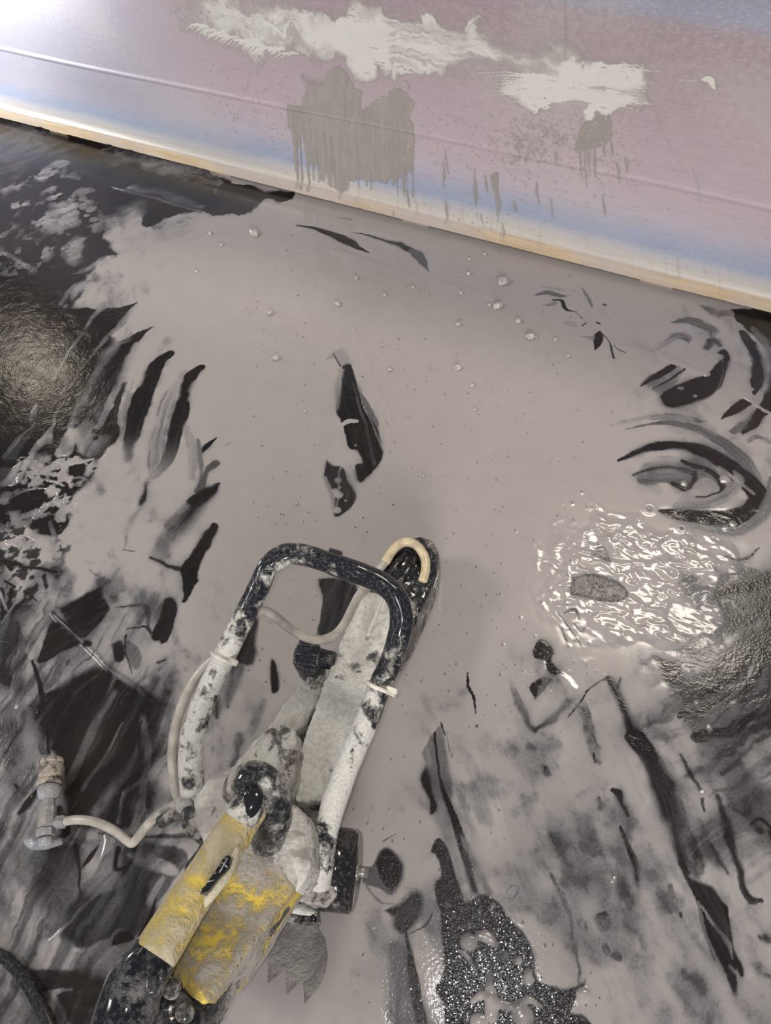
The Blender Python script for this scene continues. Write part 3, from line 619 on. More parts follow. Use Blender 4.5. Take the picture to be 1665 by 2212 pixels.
    S('H', [(440, 960), (420, 1020), (340, 1030), (290, 1010)], [30, 40, 50, 30], 1, .6, 6, T=.0008)
    S('H', [(380, 1270), (400, 1190), (470, 1120), (540, 1040), (590, 1100)], [40, 50, 60, 60, 60], 1, .6, 6, T=.001)
    S('H', [(785, 1050), (850, 1180), (950, 1380), (1030, 1550), (1100, 1760)], [60, 66, 86, 110, 150], .10, .35, 6, .12, 4)
    S('H', [(800, 1060), (900, 1240), (1000, 1450)], [12, 14, 16], .45, .7, 3); S('H', [(830, 1090), (850, 1040)], [30, 10], .2, .5, 4)
    S('H', [(20, 1010), (30, 1090), (60, 1150), (68, 1230)], [10, 20, 16, 8], .06, .4, 5); B('H', 75, 1300, 10, .3, 0)
    P('H', [(610, 1190), (680, 1200), (720, 1330), (740, 1500), (690, 1480), (650, 1330)], .5, 10, 12, mott=.35, ms=18)
    P('H', [(1045, 945), (1180, 965), (1300, 930), (1470, 860), (1560, 760), (1640, 620), (1720, 560), (1720, 1560), (1500, 1580), (1400, 1620), (1290, 1400), (1210, 1250), (1130, 1100)], .50, 16, 16, mott=.2, ms=50)
    P('H', [(1045, 945), (1110, 950), (1190, 980), (1210, 1060), (1130, 1080), (1080, 1020)], .25, 10, 8)
    for a, wd, c in [([(1650, 620), (1660, 850), (1560, 1050), (1380, 1170), (1180, 1230)], [60, 100, 100, 70, 30], .18), ([(1560, 780), (1560, 900), (1480, 1020), (1320, 1110)], [30, 60, 60, 30], .35), ([(1700, 1000), (1620, 1200), (1450, 1330), (1260, 1340)], [80, 110, 110, 80], .2), ([(1690, 1300), (1560, 1440), (1420, 1520)], [60, 70, 60], .25)]:
        S('H', a, wd, c, .7, 12, .25, 6)
    for a in [[(1600, 700), (1600, 900), (1500, 1090), (1300, 1230)], [(1690, 1050), (1600, 1240), (1480, 1400)], [(1160, 1070), (1190, 1180), (1250, 1220)], [(1420, 960), (1330, 1080)]]:
        S('H', a, [14, 20, 18, 14][:len(a)], .8, .6, 8)
    B('H', 1210, 1000, 34, .9, .001); B('H', 1265, 1180, 18, .9, .001); B('H', 1330, 1310, 16, .9, .001); B('H', 1480, 1200, 40, .8, .0006)
    # --- lower middle
    P('I', [(385, 335), (450, 220), (500, 185), (540, 330), (560, 480), (550, 590), (500, 600), (440, 600), (380, 480), (408, 405)], .52, 7, 6, streak=.12, ang=-80, sw=24)
    P('I', [(405, 405), (440, 450), (455, 560), (480, 640), (440, 680), (435, 600), (395, 520), (378, 470)], .09, 10, 6)
    S('I', [(500, 165), (525, 230)], [14, 10], .1, .5, 3); S('I', [(530, 230), (565, 360)], 6, .35, .5, 3)
    S('I', [(460, 215), (480, 380), (505, 520), (560, 660), (610, 800), (650, 960), (690, 1110)], [12, 18, 26, 40, 50, 66, 60], .06, .4, 5, .06)
    S('I', [(620, 800), (680, 930), (780, 1120)], [20, 60, 60], .6, .9, 8)
    P('I', [(445, 885), (490, 808), (545, 860), (575, 1000), (640, 1170), (600, 1190), (500, 1210), (455, 1070), (500, 1020), (488, 930)], .06, 5, 6)
    B('I', 462, 908, 14, .95, .001)
    S('I', [(540, 810), (585, 950), (640, 1160)], [44, 46, 40], .82, .5, 4, .1)
    P('I', [(480, 1060), (600, 1180), (700, 1135), (800, 1160), (900, 1270), (990, 1400), (1020, 1560), (1100, 1640), (1250, 1650), (1290, 1590), (1280, 1670), (1220, 1780), (1310, 1810), (1330, 1920), (590, 1920), (520, 1740), (460, 1650), (500, 1560), (500, 1250)], .03, 5, 12)
    S('I', [(720, 1230), (640, 1300)], [20, 60], .2, .8, 10); S('I', [(780, 1215), (840, 1260)], [16, 14], .8, .5, 5); B('I', 680, 1130, 22, .9, .0012); B('I', 720, 1215, 16, .7, .001); B('I', 795, 1190, 20, .8, .001)
    B('I', 535, 1180, 24, .5, 0)
    for x, y, r in [(655, 1390, 54), (860, 1462, 26), (930, 1492, 28), (738, 1462, 17), (712, 1840, 56), (960, 1805, 66), (990, 1600, 34), (990, 1560, 24), (1300, 1690, 46)]:
        B('I', x, y, r, 1, .0042, 2, soft=.1)
    S('I', [(715, 1355), (760, 1365), (810, 1410)], [60, 76, 40], 1, .1, 3, T=.0036, dome=True)
    S('I', [(600, 1440), (640, 1470), (700, 1570)], [20, 36, 20], 1, .15, 4, T=.0025, dome=True)
    S('I', [(775, 1500), (772, 1620), (780, 1700), (785, 1800)], [14, 50, 90, 90], 1, .12, 4, T=.003, dome=True)
    S('I', [(680, 1720), (720, 1690), (770, 1700)], [40, 50, 40], 1, .15, 4, T=.0025, dome=True)
    S('I', [(780, 1720), (900, 1750), (990, 1710), (1060, 1750)], [70, 50, 44, 34], 1, .12, 4, T=.003, dome=True)
    P('I', [(110, 960), (150, 880), (190, 862), (235, 890), (280, 960), (272, 1050), (225, 1130), (150, 1090), (60, 1060), (60, 980)], .35, 8, 6)
    P('I', [(130, 950), (165, 880), (195, 868), (240, 900), (278, 960), (268, 1040), (220, 1100), (160, 1040)], .06, 14, 5)
    P('I', [(180, 1215), (260, 1170), (350, 1108), (400, 1170), (372, 1270), (300, 1335), (245, 1300), (235, 1250)], .13, 8, 7, mott=.06)
    S('I', [(80, 1080), (160, 1170), (260, 1175)], [20, 14, 8], .55, .7, 4)
    S('I', [(452, 1230), (420, 1290), (330, 1342)], [10, 14, 8], .12, .5, 3); S('I', [(260, 1320), (270, 1390)], [30, 40], .9, .5, 8)
    P('I', [(225, 1390), (290, 1390), (330, 1560), (360, 1900), (205, 1900), (212, 1600)], .42, 14, 6, streak=.12, ang=85, sw=26)
    S('I', [(312, 1340), (340, 1560), (400, 1900)], [30, 60, 70], .07, .4, 5, .05)
    S('I', [(175, 825), (250, 785)], [20, 6], .4, .7, 4)
    P('I', [(1000, 980), (1180, 620), (1480, 480), (1570, 700), (1640, 1000), (1690, 1450), (1450, 1530), (1260, 1480), (1200, 1200), (1090, 1020)], .74, 60, 30, mott=.30, ms=40, streak=.1, ang=-68, sw=50)
    P('I', [(820, 280), (930, 230), (960, 480), (880, 520)], .85, 40, 10); P('I', [(880, 650), (1120, 640), (1060, 960), (900, 980)], .85, 60, 20)
    for x, y, r, c in [(1070, 425, 34, .25), (1020, 265, 24, .4), (1310, 850, 54, .4), (1420, 1250, 50, .35), (1480, 1470, 40, .4), (1110, 790, 24, .6), (1300, 1280, 40, .5)]:
        S('I', [(x-4, y-6), (x+4, y+6)], r*2, c, .9, 20, .3)
    S('I', [(1455, 530), (1490, 545), (1530, 610), (1560, 670)], [20, 50, 36, 20], .12, .5, 14); S('I', [(1390, 570), (1390, 640)], [20, 50], .3, .8, 12)
    S('I', [(1515, 730), (1560, 840), (1600, 960), (1600, 1080)], [20, 40, 60, 50], .16, .6, 14, .15); S('I', [(1355, 330), (1360, 385)], [12, 10], .1, .5, 4); S('I', [(1300, 100), (1340, 220), (1400, 300)], [40, 40, 20], .4, .8, 20, .3)
    S('I', [(1110, 1000), (1180, 1110), (1225, 1230)], [16, 34, 20], .4, .8, 14, .2); S('I', [(1240, 1400), (1260, 1560)], [30, 20], .3, .7, 14); B('I', 1475, 1045, 20, 1, .0012)
    S('I', [(870, 1120), (900, 1080), (940, 1080), (920, 1140), (880, 1160)], 8, .6, .5, 5); R('I', 80, 710, 16, .0015); R('I', 100, 1305, 16, .0015)
    # --- lower right
    P('K', [(1080, 0), (1720, -20), (1720, 560), (1400, 480), (1200, 420), (1100, 200)], .72, 40, 26, mott=.28, ms=60, streak=.12, ang=45, sw=40)
    S('K', [(630, -20), (760, 200), (850, 420), (930, 640), (960, 820), (1010, 980)], [170, 190, 230, 200, 150, 90], .14, .3, 14, .14, 5)
    P('K', [(960, 620), (1080, 700), (1150, 950), (1080, 1060), (1000, 900)], .4, 30, 20, mott=.25, ms=24)
    P('K', [(950, 960), (1060, 1060), (1200, 1120), (1290, 1230), (1340, 1300), (1380, 1600), (1440, 1760), (1420, 1830), (1380, 1760), (1400, 1960), (1340, 1900), (1250, 1700), (1170, 1500), (1110, 1320), (1040, 1150)], .12, 14, 14, streak=.12, ang=-65, sw=40)
    S('K', [(1100, 1250), (1150, 1450), (1220, 1700)], [30, 40, 20], .5, .8, 6); S('K', [(1130, 1280), (1230, 1430), (1330, 1560), (1360, 1680)], [24, 34, 50, 24], .75, .6, 6, .15); S('K', [(1340, 1740), (1430, 1850)], [30, 34], .75, .6, 6)
    S('K', [(960, 80), (1040, 260), (1090, 400), (1140, 570)], [30, 40, 44, 20], .32, .7, 14, .15); S('K', [(1210, 780), (1260, 900), (1310, 1010)], [26, 50, 30], .4, .8, 14)
    S('K', [(1240, 440), (1290, 560), (1350, 720), (1400, 950), (1450, 1130), (1520, 1220), (1600, 1240)], [60, 90, 100, 80, 70, 60, 40], .2, .6, 18, .15)
    S('K', [(1500, 640), (1580, 600), (1680, 680)], [20, 46, 60], .1, .6, 10); B('K', 1580, 690, 44, .2, 0); S('K', [(1650, 700), (1690, 800)], [60, 60], .1, .7, 10)
    S('K', [(1400, 180), (1330, 220), (1280, 250)], [90, 60, 60], .25, .8, 14); S('K', [(1380, 530), (1460, 560), (1500, 480)], [40, 50, 30], .4, .8, 16)
    for x, y, r, c in [(890, 1200, 110, .62), (380, 1380, 60, .45), (560, 1150, 120, .62), (600, 1350, 100, .6), (1090, 1900, 90, .5), (990, 1820, 40, .3), (1640, 1510, 60, .15), (250, 830, 60, .5), (350, 480, 50, .4), (1640, 1830, 30, .3), (630, 1720, 120, .7), (380, 1580, 50, .4), (450, 1660, 40, .35), (1580, 1750, 80, .6)]:
        S('K', [(x-6, y-10), (x+6, y+10)], r*2, c, .95, 34, .25)
    S('K', [(970, 1330), (975, 1360)], [30, 20], .2, .6, 8); S('K', [(880, 1100), (890, 1300)], [50, 70], .5, .9, 14)
    S('K', [(150, 1700), (170, 1900)], [24, 40], .4, .7, 16); S('K', [(60, 1150), (110, 1300), (120, 1500)], [20, 30, 20], .45, .8, 14)
    B('K', 1130, 420, 28, 1, .0012); B('K', 445, 1080, 22, 1, .0012)

def finish_height(f, base_t=.0007):
    C = f.C
    r = max(1, int(.0045/f.h))
    f.Z = f.blur(base_t*ss(C, .25, .95), r)+f.blur(f.T, max(1, r//2))+.0004
    # gentle ripples everywhere, stronger where the slurry was stirred
    f.Z += (fb(f.X, f.Y, .09, 5, 2)-.5)*.0007*ss(C, .5, 1)
    stir = np.zeros_like(C)
    g = Field.__new__(Field); g.__dict__.update(f.__dict__); g.C = stir; g.T = np.zeros_like(C); g.Q = stir*0
    g.poly('H', [(450, 430), (560, 300), (640, 260), (700, 130), (880, 140), (1000, 250), (1350, 350), (1450, 450), (1430, 820), (1280, 900), (1000, 820), (700, 760), (560, 650)], 1, 70, 40)
    g.poly('F', [(-80, 1180), (600, 1170), (500, 1500), (-80, 1800)], .8, 30, 10)
    g.poly('D', [(0, 760), (440, 780), (440, 1000), (200, 1300), (0, 1300)], .8, 30, 10)
    ca_, sa_ = math.cos(math.radians(-38)), math.sin(math.radians(-38))
    al = f.X*ca_+f.Y*sa_; ac = -f.X*sa_+f.Y*ca_
    al = al+f.wx*.008; ac = ac+f.wy*.008
    rp = fb(al*.45, ac, .020, 77, 3); rq = fb(f.X, f.Y, .05, 83, 3); rs = fb(al*.6, ac, .010, 79, 2)
    lev = .35+.65*ss(rq, .36, .58)
    f.Z += g.C*((1-np.abs(2*rp-1))**1.5*.0034*lev + (rs-.5)*.0010*lev + (rq-.5)*.002)*ss(C, .15, .6)

def field_mesh(name, f, keep, to3, mat, parent=None, pale=False):
    """keep: bool per cell"""
    nx = f.nx
    used = np.zeros(f.X.shape, bool)
    used[:-1, :-1] |= keep; used[1:, :-1] |= keep; used[:-1, 1:] |= keep; used[1:, 1:] |= keep
    idx = np.full(f.X.shape, -1, np.int32); idx[used] = np.arange(used.sum(), dtype=np.int32)
    V = to3(f.X[used], f.Y[used], f.Z[used]).astype(np.float32)
    J, I = np.nonzero(keep)
    Q = np.stack([idx[J, I], idx[J, I+1], idx[J+1, I+1], idx[J+1, I]], 1).astype(np.int32)
    me = bpy.data.meshes.new(name)
    me.vertices.add(len(V)); me.vertices.foreach_set('co', V.ravel())
    me.loops.add(Q.size); me.loops.foreach_set('vertex_index', Q.ravel())
    me.polygons.add(len(Q)); me.polygons.foreach_set('loop_start', np.arange(0, Q.size, 4, dtype=np.int32))
    me.polygons.foreach_set('use_smooth', np.ones(len(Q), bool))
    me.update(calc_edges=True)
    a = me.attributes.new('cov', 'FLOAT', 'POINT'); a.data.foreach_set('value', np.clip(f.C[used], 0, 1).astype(np.float32))
    if pale:
        a = me.attributes.new('pale', 'FLOAT', 'POINT'); a.data.foreach_set('value', np.clip(f.Q[used], 0, 1).astype(np.float32))
    o = bpy.data.objects.new(name, me); col.objects.link(o); me.materials.append(mat)
    if parent:
        o.parent = parent; o.matrix_parent_inverse = Matrix.Translation(-Vector(parent.location))
    return o

fmap = lambda px, py: PX(px, py)[:2]
rng = random.Random(4)
HS = .0019
ff = Field(-1.16, -.17, int(2.22/HS), int(2.98/HS), HS, fmap)
fc = Field(-2.4, -1.2, int(4.8/.0125), int(5.2/.0125), .0125, fmap)
bub = []
for _ in range(230):                                   # air bubbles in the pool
    x, y = rng.uniform(520, 1330), rng.uniform(480, 1500)
    q = PX(x, y); bub.append((q[0], q[1], rng.uniform(.0016, .0036)))
for _ in range(160):
    x, y = rng.uniform(760, 1300), rng.uniform(1450, 2200)
    q = PX(x, y); bub.append((q[0], q[1], rng.uniform(.0015, .0032)))
for f in (ff, fc):
    f.C[:] = .985
    # outside the picture the same smears go on
    out = fb(f.X*1.0+f.Y*.5, f.Y*.6-f.X*.3, .18, 91, 4)
    py = np.stack([f.X.ravel(), f.Y.ravel(), np.zeros(f.X.size)-H], 0)
    cxyz = RW.T@py; u = cxyz[0]/np.maximum(cxyz[2], .05)*F+CX; v = cxyz[1]/np.maximum(cxyz[2], .05)*F+CY
    u = u.reshape(f.X.shape); v = v.reshape(f.X.shape)
    edge = np.minimum(np.minimum(u, 1665-u), 2212-v)
    mo = 1-ss(edge, -90, -10)
    f.C += (ss(out, .38, .56)-f.C)*mo
    f.C -= .06*fb(f.X, f.Y, .12, 8, 3)*(1-mo)
    paint_floor(f)
    # translucent, half-wiped film away from the deep pool
    mk = Field.__new__(Field); mk.__dict__.update(f.__dict__); mk.C = np.zeros_like(f.C); mk.T = mk.C*0; mk.Q = mk.C*0
    mk.poly('P', [(900, 1500), (1250, 1420), (1450, 1350), (1800, 1250), (1800, 2400), (780, 2400), (800, 1900)], .9, 90, 40)
    mk.poly('P', [(-100, 980), (250, 1000), (420, 1300), (520, 1500), (420, 1800), (300, 2400), (-100, 2400)], 1, 80, 40)
    mk.poly('P', [(-100, 380), (250, 480), (300, 700), (250, 1000), (-100, 1000)], .8, 50, 40)
    mk.poly('P', [(1380, 680), (1700, 680), (1700, 1300), (1400, 1150)], .7, 60, 30)
    fa = fb(f.X*1.1+f.Y*.35, f.Y*.55-f.X*.25, .05, 301, 5); fbn = fb(f.X, f.Y, .02, 331, 4)
    f.C -= mk.C*(.40*ss(fa, .44, .74)+.16*ss(fbn, .50, .75))*ss(f.C, .3, .8)
    # wiped zones where only a streaky film is left
    for pts, ang, amt, sd in (([(-100, 1230), (200, 1250), (330, 1350), (400, 1560), (380, 1800), (300, 2400), (-100, 2400)], 62, .34, 1),
                              ([(1420, 1400), (1560, 1250), (1800, 1150), (1800, 1900), (1500, 1800), (1440, 1600)], 30, .34, 2),
                              ([(960, 1650), (1250, 1480), (1500, 1500), (1800, 1900), (1800, 2400), (1150, 2400)], -66, .11, 3),
                              ([(-100, 560), (120, 600), (180, 760), (100, 1000), (-100, 1050)], 50, .45, 4),
                              ([(-100, 240), (480, 370), (420, 470), (250, 480), (150, 620), (-100, 640)], 20, .25, 5)):
        z_ = Field.__new__(Field); z_.__dict__.update(f.__dict__); z_.C = np.zeros_like(f.C); z_.T = z_.C*0; z_.Q = z_.C*0
        z_.poly('P', pts, 1, 60, 40)
        c0 = np.mean(pts, axis=0); p0_ = np.array(fmap(*c0)); p1_ = np.array(fmap(c0[0]+20*math.cos(math.radians(ang)), c0[1]-20*math.sin(math.radians(ang))))
        u_ = (p1_-p0_)/np.linalg.norm(p1_-p0_)
        rows = np.nonzero(z_.C.max(1) > .01)[0]; cols = np.nonzero(z_.C.max(0) > .01)[0]
        if not len(rows): continue
        bb_ = (slice(rows[0], rows[-1]+1), slice(cols[0], cols[-1]+1))
        xx = f.X[bb_]+f.wx[bb_]*.012; yy = f.Y[bb_]+f.wy[bb_]*.012
        al = xx*u_[0]+yy*u_[1]; ac = -xx*u_[1]+yy*u_[0]
        sn = .55*fb(ac, al*.12, .03, 700+sd, 3)+.45*fb(ac, al*.05, .008, 750+sd, 2)
        f.C[bb_] -= z_.C[bb_]*amt*(.45+1.3*ss(sn, .38, .62))*f.C[bb_]
    # the slurry thins out beside the wiped patches
    for rad, kk in ((.006, .8), (.018, .55)):
        bl = f.blur(f.C, max(1, int(rad/f.h))); nz_ = ss(fb(f.X, f.Y, .05, 411+int(rad*1e4), 3), .40, .62)
        f.C -= kk*nz_*np.maximum(f.C-bl, 0)
    f.C = np.clip(f.C, 0, 1)
    if f is ff: f.dots(bub, .0011)
    finish_height(f)
    f.edge = edge
slm = slurry_mat('wet_slurry', (.380, .347, .328), (.30, .30, .31), .12)
def behind(f): return ((f.X-PA[0])*PN[0]+(f.Y-PA[1])*PN[1]) < -.02
def cell(a): return a[:-1, :-1] | a[1:, :-1] | a[:-1, 1:] | a[1:, 1:]
inner = (ff.edge > -60)
keep = cell(inner) & cell(ff.C > .012) & ~cell(behind(ff))
slu = field_mesh('slurry', ff, keep, lambda x, y, z: np.stack([x, y, z], 1), slm)
tag(slu, 'pale grey cement slurry spread in pools and smears over the dark floor', 'slurry', kind='stuff')
fc.Z -= .0003
keep2 = cell(fc.edge < -56) & cell(fc.C > .03) & ~cell(behind(fc))
slo = field_mesh('slurry_rim', fc, keep2, lambda x, y, z: np.stack([x, y, z], 1), slm)
slo.parent = slu; tag(slo, 'outer smears of the slurry, beyond the pool around the saw', kind='stuff')
# ------------------------------------------------------------------ panel behind the pool
PH = .86; S0, S1 = -.55, 3.1; H0 = .046
def pmap(px, py):                       # picture -> panel face (along, up)
    v = ray(px, py); t = ((PA-EYE)@PN)/(v@PN); q = EYE+t*v; return ((q-PA)@PU, q[2])
def pt(s_, h_, off=0.0): return PA+PU*s_+PN*off+np.array([0, 0, h_])
def panel_mat():
    m, nt, p, out = new_mat('banded_sheet')
    uv = N_(nt, 'ShaderNodeUVMap'); sep = N_(nt, 'ShaderNodeSeparateXYZ'); nt.links.new(uv.outputs[0], sep.inputs[0])
    u, h = sep.outputs[0], sep.outputs[1]
    mp = N_(nt, 'ShaderNodeMapping'); mp.inputs['Scale'].default_value = (1.0, 14.0, 1); nt.links.new(uv.outputs[0], mp.inputs[0])
    br = noise_(nt, mp.outputs[0], 9, 5, .68); brf = noise_(nt, mp.outputs[0], 60, 3, .65)
    nn = noise_(nt, uv.outputs[0], 5, 4, .55); nf = noise_(nt, uv.outputs[0], 70, 4, .65); big = noise_(nt, uv.outputs[0], 1.7, 2, .5)
    # warm metallic sheet with blue and cream colour bands along its foot
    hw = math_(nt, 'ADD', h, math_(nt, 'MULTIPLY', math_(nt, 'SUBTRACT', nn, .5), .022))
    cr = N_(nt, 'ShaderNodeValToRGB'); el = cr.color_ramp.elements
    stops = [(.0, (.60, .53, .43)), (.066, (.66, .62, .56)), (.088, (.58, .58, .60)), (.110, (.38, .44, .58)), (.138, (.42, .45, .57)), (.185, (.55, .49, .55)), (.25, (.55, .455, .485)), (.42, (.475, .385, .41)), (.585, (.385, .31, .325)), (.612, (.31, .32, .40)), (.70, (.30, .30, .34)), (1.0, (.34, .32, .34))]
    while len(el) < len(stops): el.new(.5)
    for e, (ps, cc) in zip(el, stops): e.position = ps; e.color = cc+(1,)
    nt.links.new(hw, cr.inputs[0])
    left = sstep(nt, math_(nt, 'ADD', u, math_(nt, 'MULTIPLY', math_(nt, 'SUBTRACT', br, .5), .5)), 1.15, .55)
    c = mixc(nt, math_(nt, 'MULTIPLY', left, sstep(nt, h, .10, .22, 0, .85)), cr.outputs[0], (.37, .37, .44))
    c = mixc(nt, sstep(nt, br, .45, .8, 0, .35), c, (.30, .26, .29))
    c = mixc(nt, sstep(nt, brf, .54, .74, 0, .60), c, (.72, .69, .69))
    c = mixc(nt, sstep(nt, noise_(nt, mp.outputs[0], 26, 4, .7), .56, .72, 0, .35), c, (.30, .27, .30))
    c = mixc(nt, sstep(nt, nf, .58, .8, 0, .30), c, (.58, .55, .53))
    c = mixc(nt, sstep(nt, math_(nt, 'ADD', big, math_(nt, 'MULTIPLY', nf, .4)), .66, .85, 0, .35), c, (.60, .56, .56))
    nt.links.new(c, p.inputs['Base Color'])
    p.inputs['Metallic'].default_value = .25
    rr = math_(nt, 'ADD', .30, math_(nt, 'MULTIPLY', brf, .22)); nt.links.new(rr, p.inputs['Roughness'])
    b = bump_(nt, br, .10, .004); nt.links.new(bump_(nt, nf, .12, .001, b), p.inputs['Normal'])
    return m
panel = empty('sheet_panel', tuple(pt(1.3, 0)))
tag(panel, 'long pinkish shiny panel with blue and cream foot band standing behind the pool', 'panel')
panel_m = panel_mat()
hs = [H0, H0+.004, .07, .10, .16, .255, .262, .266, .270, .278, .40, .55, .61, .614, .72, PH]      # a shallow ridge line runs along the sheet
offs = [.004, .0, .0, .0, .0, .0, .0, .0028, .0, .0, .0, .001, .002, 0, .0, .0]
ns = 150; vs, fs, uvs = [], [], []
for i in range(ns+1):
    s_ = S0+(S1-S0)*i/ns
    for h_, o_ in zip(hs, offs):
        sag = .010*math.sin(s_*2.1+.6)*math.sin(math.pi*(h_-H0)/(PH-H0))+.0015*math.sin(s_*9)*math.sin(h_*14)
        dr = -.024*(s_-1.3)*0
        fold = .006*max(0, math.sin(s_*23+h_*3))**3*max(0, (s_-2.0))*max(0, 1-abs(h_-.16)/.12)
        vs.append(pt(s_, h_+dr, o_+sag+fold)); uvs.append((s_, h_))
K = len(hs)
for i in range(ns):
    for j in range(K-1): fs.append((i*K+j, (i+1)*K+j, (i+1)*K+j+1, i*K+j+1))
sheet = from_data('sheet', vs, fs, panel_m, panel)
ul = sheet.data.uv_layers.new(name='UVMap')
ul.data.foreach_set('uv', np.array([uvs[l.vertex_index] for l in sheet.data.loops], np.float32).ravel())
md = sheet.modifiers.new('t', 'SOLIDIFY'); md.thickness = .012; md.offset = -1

# timber batten along the foot: slightly uneven, chipped lower arris
bat_m, nt, p, out = new_mat('worn_timber_edge')
tc = N_(nt, 'ShaderNodeNewGeometry').outputs['Position']
mp = N_(nt, 'ShaderNodeMapping'); mp.vector_type = 'POINT'; mp.inputs['Rotation'].default_value = (0, 0, -math.atan2(PU[1], PU[0])); nt.links.new(tc, mp.inputs[0])
m2 = N_(nt, 'ShaderNodeMapping'); m2.inputs['Scale'].default_value = (1, 1, 9); nt.links.new(mp.outputs[0], m2.inputs[0])
g1 = noise_(nt, m2.outputs[0], 8, 6, .65); g2 = noise_(nt, tc, 34, 5, .6); g3 = noise_(nt, tc, 3.2, 3, .5)
c = mixc(nt, sstep(nt, g1, .35, .7), (.50, .37, .22), (.62, .50, .34))
c = mixc(nt, sstep(nt, g3, .42, .62, 0, .85), c, (.50, .44, .40))
c = mixc(nt, sstep(nt, g2, .62, .78, 0, .5), c, (.22, .17, .13))
nt.links.new(c, p.inputs['Base Color']); p.inputs['Roughness'].default_value = .55
nt.links.new(bump_(nt, g1, .3, .002), p.inputs['Normal'])
prof = [(.040, -.02), (.0455, -.02), (.0465, .002), (.0455, .006), (.030, .0075), (.016, .008), (.0125, .005), (.012, -.02)]
vs, fs = [], []; nb = 240; K = len(prof)
for i in range(nb+1):
    s_ = S0+(S1-S0)*i/nb
    for j, (h_, o_) in enumerate(prof):
        jj = mnoise.noise(Vector((s_*14, j*3.3, 0)))*.0011+mnoise.noise(Vector((s_*60, j*1.3, 4)))*.0007
        chip = max(0, mnoise.noise(Vector((s_*26, 7.7, 1)))-.35)*.012 if j in (5, 6, 7) else 0
        vs.append(pt(s_, h_+jj+chip, o_+(jj if o_ > 0 else 0)))
for i in range(nb):
    for j in range(K): fs.append((i*K+j, i*K+(j+1) % K, (i+1)*K+(j+1) % K, (i+1)*K+j))
fs.append(tuple(range(K-1, -1, -1))); fs.append(tuple(nb*K+j for j in range(K)))
bat = from_data('timber_edge', vs, fs, bat_m, panel, smooth=False)
tag(bat, 'worn yellowish timber edge under the sheet')
for k_, s_ in enumerate(np.linspace(S0+.15, S1-.15, 6)):     # packers that hold the panel off the floor
    c_ = pt(s_, 0, -.02); bm = bmesh.new(); bmesh.ops.create_cube(bm, size=1.0)
    ang = math.atan2(PU[1], PU[0])
    bm.transform(Matrix.Translation(Vector(c_)+Vector((0, 0, .0065))) @ Matrix.Rotation(ang, 4, 'Z') @ Matrix.Diagonal((.08, .03, .013, 1)))
    bmesh.ops.bevel(bm, geom=bm.edges[:], offset=.001, segments=1, affect='EDGES')
    bm_obj('packer', bm, bat_m, panel, smooth=False)

